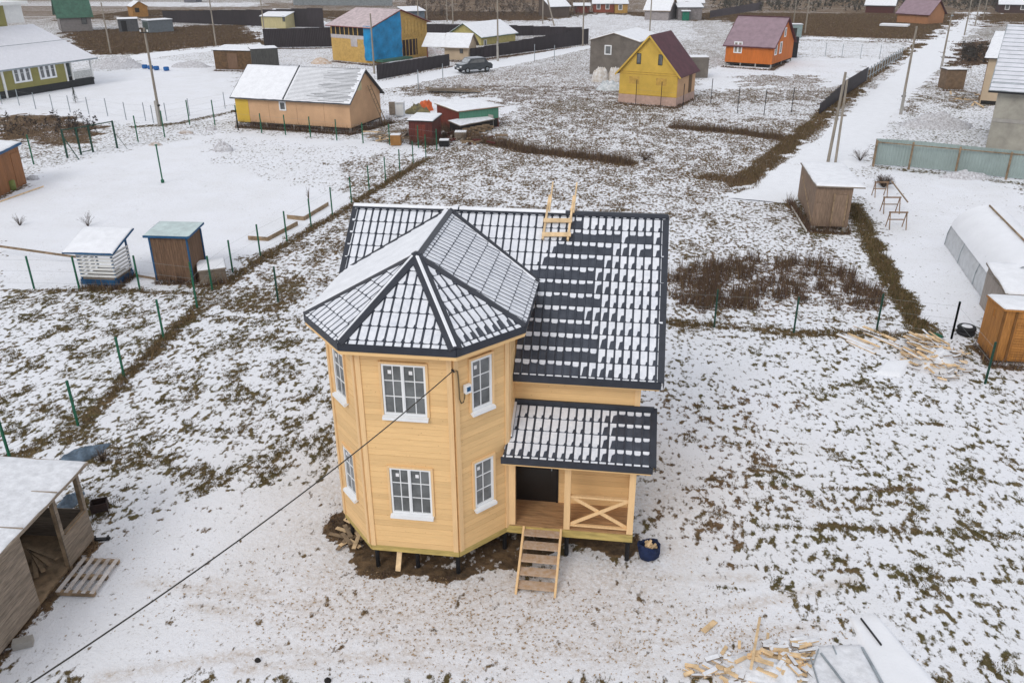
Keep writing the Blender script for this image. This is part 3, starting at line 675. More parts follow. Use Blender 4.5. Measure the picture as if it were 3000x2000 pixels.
zv = lambda x: (6.04+(2.02+2.43-x)*.5325)            # bay roof right plane height at x (valley line)
def vv_(z): return (z-ZM)/TAN*sl_
# right part: from bay wall to right verge, outline follows the valley
VO = .06; vs7 = VO+7*DV; xv7 = 4.45-(ZM+vs7*TAN/sl_-ZE)/.5325
tiled(MAIN, O, (1, 0, 0), NV, [(BW+.06, 0), (WX+OV, 0), (WX+OV, vs7), (BW+.06, vs7)], main_cov, u_off=WX+OV-.09-40*DU, v_off=VO)
tiled(MAIN, O, (1, 0, 0), NV, [(xv7, vs7), (WX+OV, vs7), (WX+OV, LEN), (2.05, LEN)], main_cov, u_off=WX+OV-.09-40*DU, v_off=VO)
tiled(MAIN, O, (1, 0, 0), NV, [(-OV, vv_(ZE)), (-.41, LEN), (2.0, LEN), (2.0, vv_(zv(2.04)))], lambda u, v: (1.0, False), u_off=WX+OV-.09-40*DU, v_off=VO)
# back slope
d = MB(); d.prism([(-OV, YR, ZR), (WX+OV, YR, ZR), (WX+OV, 2*YR+OV, ZM), (-OV, 2*YR+OV, ZM)], (0, 0, -.06)); d.build('back_slope', TILE, MAIN)
# flashings
d = MB(); d.box(BW+.05, WX+OV+.01, -OV-.03, -OV-.005, ZM-.15, ZM+.03); d.build('fascia', FLASH, HOUSE)
MB().box(BW+.06, WX+OV-.02, -OV, -OV+.03, ZM-.19, ZM-.02).build('eave_board', PINE, HOUSE)
MB().box(BW+.05, WX+OV-.02, -OV+.03, -.05, ZM-.13, ZM-.11).build('soffit', PINE, HOUSE)
e0, e1 = Vector((WX+OV, -OV, ZM+.02)), Vector((WX+OV, YR, ZR+.02))
m = MB(); m.beam(e0, e1, .15, .05, up=(0, -TAN, 1)); m.beam(e0+Vector((.065, 0, -.09)), e1+Vector((.065, 0, -.09)), .02, .16, up=(0, -TAN, 1)); m.build('verge_flashing', FLASH, HOUSE)
a0 = Vector((-OV, -OV+(ZE-ZM)/TAN, ZE+.02)); a1_ = Vector((-OV, YR, ZR+.02))
m = MB(); m.beam(a0, a1_, .13, .05, up=(0, -TAN, 1)); m.build('verge_flashing', FLASH, HOUSE)
def cap(p, q, w=.20, h=.055, snow=0, parent=None, name='ridge_cap', narrow=False):
    """roof ridge cap: low trapezoid; snow -1/+1 lies on one flank"""
    p, q = Vector(p), Vector(q); d = (q-p).normalized(); x = d.cross(Vector((0, 0, 1))).normalized(); y = x.cross(d).normalized()
    pr = [(-w/2, -.035), (-w/2, .0), (-w*.18, h), (w*.18, h), (w/2, .0), (w/2, -.035)]
    c = MB().prism([p+x*a+y*b for a, b in pr], q-p).build(name, FLASH, parent or HOUSE)
    if snow:
        w_ = w; w = w*.62 if narrow else w
        k = [(-.10*w*snow, h+.001), (w*.47*snow, .012), (w*.49*snow, .026), (w*.16*snow, h+.018), (-.10*w*snow, h+.010)]
        stuff(MB().prism([p+x*a+y*b for a, b in k], (q-p)*.985).build('ridge_snow', SNOWR, c))
    return c
cap((-OV-.03, YR, ZR+.02), (2.3, YR, ZR+.02), snow=1); cap((2.3, YR, ZR+.022), (5.0, YR, ZR+.022), w=.21, snow=1); cap((5.0, YR, ZR+.02), (WX+OV+.05, YR, ZR+.02))
# bay roof
BAY = MB().box(.9, 3.1, YF-OV-.012, YF-OV-.002, ZE-.03, ZE).build('bay_roof', FLASH, HOUSE)
AP = Vector((2.04, -.66, 7.33)); RB = Vector((2.04, 2.65, 7.33))
c1, c2, c3, c4 = [Vector((p[0], p[1], ZE)) for p in OC[1:5]]
BL, BR = Vector((-OV, 1.42, ZE)), Vector((BW+OV, 1.38, ZE))
def facet(pts, cf, uo=0.0, vo=.10):
    """pts[0]->pts[1] is the eave (counter-clockwise seen from above)"""
    O_ = pts[0]; U_ = (pts[1]-pts[0]).normalized(); nn = (pts[1]-pts[0]).cross(pts[2]-pts[0]).normalized(); V_ = nn.cross(U_)
    tiled(BAY, O_, U_, V_, [((p-O_).dot(U_), (p-O_).dot(V_)) for p in pts], cf, uo, vo)
facet([BL, c1, AP, RB], lambda u, v: (1.0, True), .03)
facet([c1, c2, AP], lambda u, v: (.97, False), .05)
facet([c2, c3, AP], lambda u, v: (.95, False) if u < 2.15 else (.75, False), .03)
facet([c3, c4, AP], lambda u, v: (.80 if v > .3 else .5, False), .05)
facet([c4, BR, RB, AP], lambda u, v: (1.0, False), .03)
up = Vector((0, 0, .02))
cap(AP+up+Vector((0, .08, 0)), RB+up, snow=-1, parent=BAY, w=.22)
cap(AP+up, c1+up, snow=1, parent=BAY, w=.15, name='hip_cap', h=.05); cap(AP+up, c2+up, snow=1, parent=BAY, name='hip_cap', w=.26, narrow=True); cap(AP+up, c3+up, snow=1, parent=BAY, name='hip_cap', w=.29, narrow=True); cap(AP+up, c4+up, snow=0, parent=BAY, name='hip_cap', w=.17)
MB().lathe([(.13, -.02), (.11, .05), (.04, .09)], 8, (AP.x, AP.y)).build('apex_cap', FLASH, BAY, (0, 0, AP.z))
m = MB(); m.beam(BR+Vector((0, 0, .03)), RB+Vector((0, .12, .02)), .15, .03, up=(0, -1, 1)); m.build('valley_flashing', FLASH, BAY)
m = MB(); m.beam(BR+Vector((-.10, .0, .055)), RB+Vector((-.12, .06, .03)), .12, .03, up=(0, -1, 1)); stuff(m.build('valley_snow', SNOWR, BAY))
m = MB(); m.beam(BL+Vector((0, 0, .03)), RB+Vector((0, .10, .02)), .12, .03, up=(0, -1, 1)); m.build('valley_flashing', FLASH, BAY)
for a, b in ((c2, c3), (c3, c4), (c4, BR), (c1, c2)):
    dd = (b-a).normalized(); n2 = Vector((dd.y, -dd.x, 0))
    m = MB(); m.beam(a-n2*.05+Vector((0, 0, .012)), b-n2*.05+Vector((0, 0, .012)), .14, .02); m.build('eave_drip', FLASH, BAY)
# porch roof
PZT, PZB, PO, PY = 3.575, 2.90, .33, -1.09
PR = MB().box(BW-.10, WX+PO, PY-PO-.035, PY-PO-.005, PZB-.15, PZB+.02).build('porch_roof', FLASH, HOUSE)
pl = math.hypot(-PY+PO, PZT-PZB); VP_ = Vector((0, (-PY+PO)/pl, (PZT-PZB)/pl))
def porch_cov(u, v):
    if v > pl-.12: return None
    x = u
    if x > 6.55: return (.0, False)
    if x > 6.1: return (.45, False)
    return (.84 if v > .3 else .66, False)
tiled(PR, (0, PY-PO, PZB), (1, 0, 0), VP_, [(BW-.06, 0), (WX+PO-.02, 0), (WX+PO-.02, pl), (BW+.06, pl)], porch_cov, u_off=BW+.02, v_off=.06)
m = MB(); m.beam((WX+PO, PY-PO, PZB+.02), (WX+PO, 0, PZT+.02), .14, .05); m.beam((WX+PO+.06, PY-PO, PZB-.06), (WX+PO+.06, 0, PZT-.06), .02, .16)
m.build('verge_flashing', FLASH, PR)
m = MB(); m.beam((BW+.05, -1.0, PZB+.28), (BW+.05, 0, PZT+.035), .10, .03); m.build('verge_flashing', FLASH, PR)
m = MB(); m.beam((BW+.05, -1.0, PZB+.305), (BW+.05, -.06, PZT+.035), .09, .03); stuff(m.build('roof_snow', SNOWR, PR))
MB().box(BW+.05, WX+PO, -.10, -.045, PZT-.02, PZT+.10).build('wall_flashing', FLASH, PR)
MB().prism([(BW+.04, PY-PO+.01, PZB-.07), (BW+.04, 0, PZT-.07), (BW+.04, 0, PZT-.10), (BW+.04, PY-PO+.01, PZB-.10)], (WX+PO-BW-.1, 0, 0)).build('soffit', PINE, PR)
MB().box(BW-.06, WX+PO-.03, PY-PO-.004, PY-PO+.025, PZB-.20, PZB-.10).build('eave_board', PINE, PR)
# individual tiles (the 300 nearest the camera), the rest joined per roof
cv = Vector(CAM); TILES.sort(key=lambda t_: (t_[1].translation-cv).length)
for roof, TM in TILES[:300]:
    o = bpy.data.objects.new('tile', tme); COL.objects.link(o); o.parent = roof; o.matrix_local = TM
for roof in (MAIN, BAY, PR):
    rest = [TM for r_, TM in TILES[300:] if r_ is roof]
    if not rest: continue
    mm = MB()
    for TM in rest: mm.add([TM @ v_.co for v_ in tme.vertices], [tuple(f.vertices) for f in tme.polygons])
    stuff(mm.build('tiles', TILE, roof))
# porch: deck boards, posts, railing, door
n = 8
for i in range(n):
    y0 = PY+.02+i*(-PY-.04)/n; link('deck_board', unit_box(DECK), HOUSE, (BW+.02, y0, FZ-.04), 0, (WX-BW-.04, (-PY-.04)/n-.006, .04))
for x0, y0 in ((5.37, PY), (6.85, PY), (BW+.03, PY+.02)):
    B1('porch_post', PINEV, HOUSE, x0, x0+.145, y0, y0+.145, FZ, PZB-.06)
B1('porch_beam', PINEV, HOUSE, BW+.03, WX, PY+.0, PY+.145, PZB-.06, PZB+.06)
def brace(nm, p, q, w_, h_, up_=(0, 0, 1)): return MB().beam(p, q, w_, h_, up_).build(nm, PINEV, HOUSE)
yb = PY+.07
brace('top_rail', (5.515, yb, 1.72), (6.85, yb, 1.72), .09, .05); brace('bottom_rail', (5.515, yb, .90), (6.85, yb, .90), .07, .045)
brace('cross_brace', (5.53, yb-.012, .93), (6.84, yb-.012, 1.69), .024, .085); brace('cross_brace', (5.53, yb+.014, 1.69), (6.84, yb+.014, .93), .024, .085)
xs_ = WX-.07
brace('top_rail', (xs_, PY+.145, 1.72), (xs_, -.05, 1.72), .09, .05); brace('cross_brace', (xs_, PY+.15, .90), (xs_, -.06, 1.69), .024, .085); brace('cross_brace', (xs_+.026, PY+.15, 1.69), (xs_+.026, -.06, .90), .024, .085)
DOOR = B1('door', DOORM, HOUSE, BW+.075, BW+1.06, -.050, .0, FZ, FZ+2.08)
B1('handle', STEELG, DOOR, BW+.93, BW+.955, -.11, -.05, FZ+.95, FZ+1.10)
m = MB(); m.box(BW+.05, BW+.075, -.07, 0, FZ, FZ+2.12); m.box(BW+1.06, BW+1.11, -.07, 0, FZ, FZ+2.12); m.build('door_frame', BLACK, HOUSE)
for zz in (.25, 1.25): B1('door_panel', DOORM, DOOR, BW+.20, BW+.94, -.058, -.05, FZ+zz, FZ+zz+.7)
# stairs
ST = thing('porch_stairs', 'open wooden step flight with five treads leading up to the porch', 'stairs')
sx0, sx1, sy1 = 4.40, 5.34, -2.46
for x_ in (sx0, sx1-.05): MB().prism([(x_, PY+.0-.002, FZ), (x_, PY-.002, FZ-.24), (x_, sy1+.10, .0), (x_, sy1-.10, .0), (x_, sy1-.10, .06)], (.05, 0, 0)).build('stringer', PINEV, ST)
for i in range(5):
    f = (i+.35)/5; yy = PY-.002+(sy1-PY)*f; zz = FZ*(1-f)-.02
    B1('tread', TREAD, ST, sx0+.05, sx1-.05, yy-.13, yy+.13, zz-.04, zz)
# screw piles
for i, (x_, y_) in enumerate([(CH+.06, YF+.12), (BW-CH-.06, YF+.12), (.12, D1), (BW-.1, D1+.05), (6.9, PY+.08), (5.45, PY+.1), (.1, 1.5), (2, 0), (4, 1.5), (6.85, .4), (6.85, 3), (2, 3), (.1, 5.6), (4, 5.6), (6.85, 5.6), (2.0, YF+.2)]):
    m = MB(); m.lathe([(.054, -.3), (.054, HB-.012)], 10, (x_, y_)); m.box(x_-.11, x_+.11, y_-.11, y_+.11, HB-.012, HB-.001); m.build('screw_pile', BLACK, HOUSE)
# ladder lying on the slope, hooked over the ridge
LD = thing('roof_ladder', 'short pale wooden ladder lying on the dark roof and sticking up past its ridge', 'ladder')
rp = lambda x, y, h=.06: Vector((x, y, ZM+TAN*(y+OV)))+Vector((0, -TAN, 1)).normalized()*h
for xa, xb in ((4.46, 4.53), (5.07, 5.13)):
    MB().beam(rp(xa, 2.28), rp(xb, 3.24, .06), .05, .09, up=(0, -TAN, 1)).build('rail', RAW, LD)
    MB().beam(rp(xb+.03, 2.86, .10), rp(xb+.05, 3.52, .10), .035, .06, up=(0, -TAN, 1)).build('rail_extension', RAW, LD)
    q = rp(xb-.05, 2.95, .06); MB().beam(q, (q.x, 3.55, ZR-.50), .03, .07).build('hook', RAW, LD)
for y_ in (2.36, 2.66): MB().beam(rp(4.44, y_, .115), rp(5.14, y_+.02, .115), .115, .028, up=(0, -TAN, 1)).build('rung', RAW, LD)
# supply cable, conduit and meter box
cw = Vector((BW-CH+.03, YF-.06, 5.40))
MT = thing('electric_meter_box', 'small white meter box with dark window on the bay wall', 'meter box')
dR = Vector((.669, .743, 0)); nR = Vector((.743, -.669, 0)); base = Vector((BW-CH, YF, 0))+nR*(TH+.025)
rzR = math.atan2(dR.y, dR.x); q = base+dR*.22
MB().box(0, .15, -.09, 0, 0, .19).build('case', PVC, MT, (q.x, q.y, 4.80), rzR)
MB().box(.03, .125, -.096, -.09, .05, .15).build('meter_window', BLUEP, MT, (q.x, q.y, 4.80), rzR)
tb = MB(); pt = []
for u_, z_ in ((.02, 5.40), (.06, 5.38), (.075, 5.2), (.085, 4.95), (.09, 4.72), (.13, 4.60), (.19, 4.61), (.215, 4.68), (.23, 4.80)): w_ = base+dR*u_+nR*.035; pt.append((w_.x, w_.y, z_))
tag(tb.tube(pt, .017, 6).build('cable_conduit', mat('brown_conduit', (.16, .115, .06, 1), rough=.6), smooth=True), 'brown corrugated conduit looping down the bay wall to the meter box', 'conduit')
ce = Vector(G(20, 2046, 5.4)); pts = []
for i in range(25):
    f = i/24; p_ = cw.lerp(ce, f); p_.z -= .42*4*f*(1-f)*.5; pts.append(p_)
tag(MB().tube(pts, .0115, 6).build('power_cable', mat('cable_sheath', (.045, .042, .035, 1), rough=.6)), 'dark overhead power cable running down from the bay corner to the lower left', 'cable')
bk = MB(); bk.beam(cw+Vector((0, .08, 0)), cw, .05, .03); bk.tube([cw+Vector((-.03, 0, .03)), cw+Vector((.03, 0, -.03))], .02); tag(bk.build('cable_bracket', BLACK), 'small black bracket holding the cable at the bay corner', 'bracket')
# blue bag of offcuts
bq = G(1884, 1622); BG = tag(MB().lathe([(.17, 0), (.20, .03), (.22, .20), (.235, .42), (.225, .43), (.20, .22), (.18, .08), (.01, .07)], 16).build('bag', NAVY, None, (bq[0]+.12, bq[1]-.1, -.01), smooth=True), 'navy blue bag full of wood offcuts beside the porch', 'bag')
for v_ in BG.data.vertices:
    a_ = math.atan2(v_.co.y, v_.co.x); k_ = 1+.10*math.sin(3*a_+1+v_.co.z*7)+.06*math.sin(7*a_+v_.co.z*19); v_.co.x *= k_; v_.co.y *= k_; v_.co.z += .03*math.sin(2*a_+.5)*(v_.co.z > .3)
BG.scale = (1.15, .85, 1.0); bx, by = bq[0]+.12, bq[1]-.1
for sgn in (-1, 1): MB().tube([(sgn*.06-.08, -.20*sgn, .38), (sgn*.06-.06, -.27*sgn, .34), (sgn*.06+.06, -.27*sgn, .34), (sgn*.06+.08, -.20*sgn, .38)], .012, 5).build('strap', NAVY, BG)
for i in range(16):
    a_ = random.uniform(0, 6.28); r_ = random.uniform(0, .13); o = MB().box(-.09, .09, -.022, .022, -.022, .022).build('wood_offcut', RAW, None, (bx+r_*math.cos(a_), by+r_*math.sin(a_), .30+.02*(i % 6)))
    o.rotation_euler = (random.uniform(-.5, .5), random.uniform(-.7, .7), random.uniform(0, 3.1)); tag(o, 'short wood offcut inside the navy blue bag beside the porch', 'wood offcut', 'offcuts in the blue bag')
# ------------------------------------------------------------------ generic buildings
class Bld:
    """box-shaped building: local x along the near face A->B, y away from the camera, z up"""
    def __init__(s, name, label, cat, A, Bp, D, wallm, group=None, base=0.0):
        A, Bp = np.array(A[:2]), np.array(Bp[:2]); d = Bp-A; s.W = float(np.hypot(*d)); s.D = D; s.rz = math.atan2(d[1], d[0])
        s.o = thing(name, label, cat, (A[0], A[1], 0), s.rz, group); s.wm = wallm; s.b = base; s.A = A
    def face(s, f):
        W, D = s.W, s.D
        return {'f': ((0, 0, 0), 0.0, W), 'r': ((W, 0, 0), math.pi/2, D), 'b': ((W, D, 0), math.pi, W), 'l': ((0, D, 0), -math.pi/2, D)}[f]
    def plinth(s, m, h, out=.03, z0=0.0):
        MB().box(-out, s.W+out, -out, s.D+out, z0-.05, h).build('plinth', m, s.o); s.b = h
    def posts(s, m, h, nx=3, ny=2, r=.07):
        for i in range(nx):
            for j in range(ny):
                x = .1+(s.W-.2)*i/(nx-1); y = .1+(s.D-.2)*j/(ny-1); B1('foundation_post', m, s.o, x-r, x+r, y-r, y+r, -.05, h)
        s.b = h
    def gable_x(s, h, rise, over=.3, roofm=BURG, snow=SNOWR, side=None, thick=.07, sth=.06, snow_in=.02, pk=.5, soffit=None, sides=(0, 1), ov2=None):
        W, D, b = s.W, s.D, s.b; p = D*pk; o2 = over if ov2 is None else ov2
        MB().prism([(0, 0, b), (0, D, b), (0, D, h), (0, p, h+rise), (0, 0, h)], (W, 0, 0)).build('wall', s.wm, s.o)
        sl = [rise/p, rise/(D-p)]
        r = MB()
        e0 = (-over, h-sl[0]*over); e1 = (D+over, h-sl[1]*over)
        r.prism([(-o2, e0[0], e0[1]), (-o2, p, h+rise), (-o2, p, h+rise+thick), (-o2, e0[0], e0[1]+thick)], (W+2*o2, 0, 0))
        r.prism([(-o2, p, h+rise), (-o2, e1[0], e1[1]), (-o2, e1[0], e1[1]+thick), (-o2, p, h+rise+thick)], (W+2*o2, 0, 0))
        s.roof = r.build('roof', roofm, s.o)
        if snow:
            k = snow_in; t = thick+.006; sd_ = int(abs(s.A[0]*37+s.A[1]*11)) % 90
            if 0 in sides: stuff(snow_slab([(-o2+k, e0[0]+k, e0[1]+k*sl[0]+t), (W+o2-k, e0[0]+k, e0[1]+k*sl[0]+t), (W+o2-k, p, h+rise+t), (-o2+k, p, h+rise+t)], sth, sd_).build('roof_snow', snow, s.roof, smooth=True))
            if 1 in sides: stuff(snow_slab([(-o2+k, p, h+rise+t), (W+o2-k, p, h+rise+t), (W+o2-k, e1[0]-k, e1[1]+k*sl[1]+t), (-o2+k, e1[0]-k, e1[1]+k*sl[1]+t)], sth, sd_+1).build('roof_snow', snow, s.roof, smooth=True))
        s.h = h; s.sl = sl; s.p = p; s.over = over; s.rise = rise; s.o2 = o2
        return s
    def gable_y(s, h, rise, over=.3, roofm=BURG, snow=SNOWR, thick=.07, sth=.06, pk=.5, sides=(0, 1), ov2=None):
        W, D, b = s.W, s.D, s.b; p = W*pk; o2 = over if ov2 is None else ov2
        MB().prism([(0, 0, b), (W, 0, b), (W, 0, h), (p, 0, h+rise), (0, 0, h)], (0, D, 0)).build('wall', s.wm, s.o)
        sl = [rise/p, rise/(W-p)]; r = MB(); e0 = (-over, h-sl[0]*over); e1 = (W+over, h-sl[1]*over)
        r.prism([(e0[0], -o2, e0[1]), (p, -o2, h+rise), (p, -o2, h+rise+thick), (e0[0], -o2, e0[1]+thick)], (0, D+2*o2, 0))
        r.prism([(p, -o2, h+rise), (e1[0], -o2, e1[1]), (e1[0], -o2, e1[1]+thick), (p, -o2, h+rise+thick)], (0, D+2*o2, 0))
        s.roof = r.build('roof', roofm, s.o)
        if snow:
            t = thick+.006; k = .02; sd_ = int(abs(s.A[0]*37+s.A[1]*11)) % 90
            if 0 in sides: stuff(snow_slab([(e0[0]+k, -o2+k, e0[1]+k*sl[0]+t), (p, -o2+k, h+rise+t), (p, D+o2-k, h+rise+t), (e0[0]+k, D+o2-k, e0[1]+k*sl[0]+t)], sth, sd_).build('roof_snow', snow, s.roof, smooth=True))
            if 1 in sides: stuff(snow_slab([(p, -o2+k, h+rise+t), (e1[0]-k, -o2+k, e1[1]+k*sl[1]+t), (e1[0]-k, D+o2-k, e1[1]+k*sl[1]+t), (p, D+o2-k, h+rise+t)], sth, sd_+1).build('roof_snow', snow, s.roof, smooth=True))
        return s
    def mono(s, z00, z10, z01, z11=None, over=.2, roofm=GREYW, snow=SNOWR, thick=.06, sth=.06, walls=True, ovs=None):
        """flat tilted roof given by wall-top heights at the corners (x0y0, x1y0, x0y1)"""
        W, D, b = s.W, s.D, s.b; gx = (z10-z00)/W; gy = (z01-z00)/D; z = lambda x, y: z00+gx*x+gy*y
        if walls:
            m = MB(); m.add([(0, 0, b), (W, 0, b), (W, D, b), (0, D, b), (0, 0, z(0, 0)), (W, 0, z(W, 0)), (W, D, z(W, D)), (0, D, z(0, D))],
                            [(3, 2, 1, 0), (4, 5, 6, 7), (0, 1, 5, 4), (1, 2, 6, 5), (2, 3, 7, 6), (3, 0, 4, 7)]); m.build('wall', s.wm, s.o)
        o4 = ovs or (over, over, over, over)      # left, right, front, back
        c = [(-o4[0], -o4[2]), (W+o4[1], -o4[2]), (W+o4[1], D+o4[3]), (-o4[0], D+o4[3])]
        s.roof = MB().prism([(x, y, z(x, y)+.004) for x, y in c], (0, 0, thick)).build('roof', roofm, s.o)
        if snow: stuff(snow_slab([(x, y, z(x, y)+thick+.008) for x, y in c], sth, int(abs(s.A[0]*37+s.A[1]*11)) % 90).build('roof_snow', snow, s.roof, smooth=True))
        s.z = z; return s
    def win(s, f, u, z, w, h, **k):
        P, rz, _ = s.face(f); return window(s.o, P, rz, u, z, w, h, **k)
    def panel(s, f, name, m, u0, u1, z0, z1, d=.03):
        P, rz, _ = s.face(f); return MB().box(u0, u1, -d, .003, z0, z1).build(name, m, s.o, P, rz)
    def clad(s, f, m, pitch=.14, thick=.02, vertical=False, z1=None, holes=(), u0=0.0, u1=None, z0=None, name='board', topfn=None):
        P, rz, L = s.face(f); return clad(s.o, name, m, P, rz, u0, L if u1 is None else u1, s.b if z0 is None else z0, z1, pitch, thick, holes, vertical, topfn=topfn)
    def ribs(s, m, step=.35, hgt=.03, side=0, wd=.05, u0=None, u1=None):
        """raised seams running down the near roof slope of gable_x"""
        q = MB(); x0 = -s.o2+.05 if u0 is None else u0; x1 = s.W+s.o2-.05 if u1 is None else u1; n = int((x1-x0)/step)
        for i in range(n+1):
            x = x0+i*(x1-x0)/max(1, n); q.beam((x, -s.over+.02, s.h-s.sl[0]*s.over+.02*s.sl[0]+.135), (x, s.p-.03, s.h+s.rise-.03*s.sl[0]+.135), wd, hgt, up=(0, -s.sl[0], 1))
        stuff(q.build('seams', m, s.roof))
def dwn(A, C, Bp):
    """depth of corner C behind the line A->B"""
    A, Bp, C = [np.array(p[:2]) for p in (A, Bp, C)]; d = (Bp-A)/np.hypot(*(Bp-A)); return abs(float(d[0]*(C-A)[1]-d[1]*(C-A)[0]))
# ------------------------------------------------------------------ left foreground shed
A = G(-40, 1975); Bq = G(277, 1583); dv = (Bq-A)/np.linalg.norm(Bq-A); Bq = G(277, 1583)
A = Bq-dv*6.5
s = Bld('weathered_shed', 'grey weathered board shed with snowy flat roof and open doorway at lower left', 'shed', A, Bq, 2.6, GREYW)
Hs = HT(Bq, 222, 1372)
s.b = .10
s.mono(Hs, Hs, Hs+.10, over=.15, walls=False, roofm=GREYW, snow=SNOWT, sth=.02, ovs=(.1, .22, .20, .15))
W_ = s.W
d0, d1, o1 = W_-2.35, W_-1.10, W_-.12
for x_ in (0.0, d0-.09, d1, W_-.10): MB().box(x_, x_+.10, -.01, .09, .0, Hs).build('post', LUM, s.o)
for x_ in (0.0, W_-.10): MB().box(x_, x_+.10, s.D-.1, s.D, .0, Hs+.09).build('post', LUM, s.o)
MB().box(0, W_, -.02, .06, Hs-.11, Hs-.002).build('top_plate', LUM, s.o)
clad(s.o, 'board', GREYW, (0, 0, 0), 0, 0, W_, .10, Hs-.12, .098, .024, holes=[(d0, d1, .0, 3), (d1+.1, W_-.1, .98, 3)])
clad(s.o, 'board', GREYW, (W_, 0, 0), math.pi/2, 0.1, s.D, .10, Hs-.05, .098*3, .024, holes=[(.1, s.D-.6, 1.0, 3)])
MB().box(0, W_, s.D-.03, s.D, .1, Hs).build('back_wall', GREYW, s.o); MB().box(0, .03, 0, s.D-.03, .1, Hs).build('end_wall', GREYW, s.o); MB().box(0, W_, 0.03, s.D-.03, .02, .10).build('floor', LUM, s.o)
MB().box(d1+.1, W_-.1, -.05, .06, .96, .99).build('window_ledge', LUM, s.o)
rsn = MB()
for i in range(5): rsn.box(.2+i*1.3, .23+i*1.3, -.19, s.D+.1, Hs+.085, Hs+.105)
rsn.build('roof_seam', GREYW, s.roof)
# tools inside
for i in range(7):
    o = MB().box(-.5, .5, -.05, .05, 0, .03).build('stored_board', LUM, None, (float(A[0]+dv[0]*(W_-1.6)-.75), float(A[1]+dv[1]*(W_-1.6)+.1*i), .13+.035*i), s.rz+.2*i); tag(o, 'brown board stacked inside the weathered shed doorway', 'board', 'boards stored inside the shed')
# pallet
pp = G(265, 1695); PL = thing('pallet', 'weathered wooden pallet lying on the snow at the shed doorway', 'pallet', (pp[0], pp[1], 0), s.rz)
PAL = mat('pallet_wood', (.40, .35, .31, 1), var=.2, col2=(.66, .64, .64, 1), scale=4, rand=.1)
for i in range(5): B1('slat', PAL, PL, -.6, .6, -.42+i*.20, -.42+i*.20+.095, .11, .13)
for x_ in (-.6, -.05, .5): B1('bearer', LUM, PL, x_, x_+.1, -.42, .46, .02, .108)
# fire bowl, tarp, blocks
q = G(296, 1500); FB = thing('brazier', 'rusty square brazier box standing near the weathered shed', 'brazier', (q[0], q[1], 0), .5)
RUST = mat('rusty_steel', (.035, .018, .015, 1), rough=.8, var=.3)
m = MB(); m.box(-.20, .20, -.16, -.14, .12, .34); m.box(-.20, .20, .14, .16, .12, .34); m.box(-.20, -.18, -.14, .14, .12, .34); m.box(.18, .20, -.14, .14, .12, .34); m.box(-.2, .2, -.16, .16, .11, .13); m.build('box', RUST, FB)
for a_, b_ in ((-1, -1), (1, -1), (1, 1), (-1, 1)): MB().beam((a_*.18, b_*.14, .12), (a_*.2, b_*.16, -.02), .02, .02).build('leg', RUST, FB)
q = G(215, 1330); q2 = G(260, 1290)
def lump(name, m, loc, sx, sy, sz, seed=0, n=22, k=12, rough=.25, flat=.0):
    """irregular mound"""
    vs = []; fs = []
    for i in range(k+1):
        r = 1-i/k
        for j in range(n):
            a = 2*math.pi*j/n; nz = float(fbm(np.array([math.cos(a)*1.7*r*2+seed]), np.array([math.sin(a)*1.7*r*2]), 3, seed+3)[0])-.5
            nz2 = float(fbm(np.array([math.cos(a)*r*5+seed]), np.array([math.sin(a)*r*5]), 2, seed+9)[0])-.5
            rr = r*(1+.5*nz); z = max(0, (1-r**(2+flat*4)))*(1+rough*2*nz2)
            vs.append((sx*rr*math.cos(a), sy*rr*math.sin(a), sz*z-.06*(i == 0)))
    for i in range(k):
        for j in range(n): fs.append((i*n+j, i*n+(j+1) % n, (i+1)*n+(j+1) % n, (i+1)*n+j))
    b = MB(); b.add(vs, fs); return b.build(name, m, None, (float(loc[0]), float(loc[1]), 0), smooth=True)
o = lump('tarpaulin', BLUEG, G(228, 1345), .32, 1.0, .22, 5, rough=.8); o.rotation_euler = (0, 0, -.5); tag(o, 'crumpled blue grey tarpaulin behind the weathered shed', 'tarpaulin')
o = lump('tarpaulin', BLUEG, G(205, 1470), .25, .5, .15, 8, rough=.8); tag(o, 'small crumpled blue sheet beside the end of the weathered shed', 'tarpaulin')
q = G(70, 1890); tag(MB().box(-.19, .19, -.10, .10, 0, .16).build('concrete_block', CONC, None, (q[0], q[1], 0), .5), 'snow-topped concrete block beside the weathered shed wall', 'block')
q = G(298, 1580); m = MB(); m.box(-.2, .2, -.05, .05, 0, .04); m.box(-.18, -.14, -.05, .05, .04, .1); m.box(.14, .18, -.05, .05, .04, .1); tag(m.build('metal_bracket', BLACK, None, (q[0], q[1], 0), .2), 'small dark metal bracket on the ground at the shed corner', 'bracket')
for i, (px, py, sc_) in enumerate(((755, 1933, .05), (960, 1992, .06))):
    o = lump('clod', DARKG, G(px, py), sc_*1.3, sc_, sc_*1.3, 11+i); tag(o, ('upper of two black clods lying on the front snow', 'lower of two black clods at the bottom edge of the snow')[i], 'clod')
# ------------------------------------------------------------------ slatted booth and outhouse in the neighbour's yard
A, Bq, Cq = G(243, 836), G(345, 840), G(390, 802)
s = Bld('slatted_booth', 'white slatted garden booth with blue base and snowy roof', 'booth', A, Bq, 1.35, WHITEP)
H0 = HT(G(330, 838), 319, 735); H1 = HT(Cq, 375, 690)
z0 = .42; W_ = s.W; D_ = s.D
MB().box(-.03, W_+.03, -.03, D_+.03, .06, .30).build('base_frame', BLUEP, s.o); MB().box(.02, W_-.02, .02, D_-.02, .30, .36).build('floor', GREYW, s.o)
for x_, y_, hh in ((0, 0, H0), (W_-.07, 0, H0), (W_-.07, D_-.07, H0+.35), (0, D_-.07, H0+.35)): MB().box(x_, x_+.07, y_, y_+.07, .30, hh).build('post', BLUEP, s.o)
clad(s.o, 'slat', WHITEP, (0, 0, 0), 0, 0, W_, .42, H0-.06, .165, .022, gap=.06)
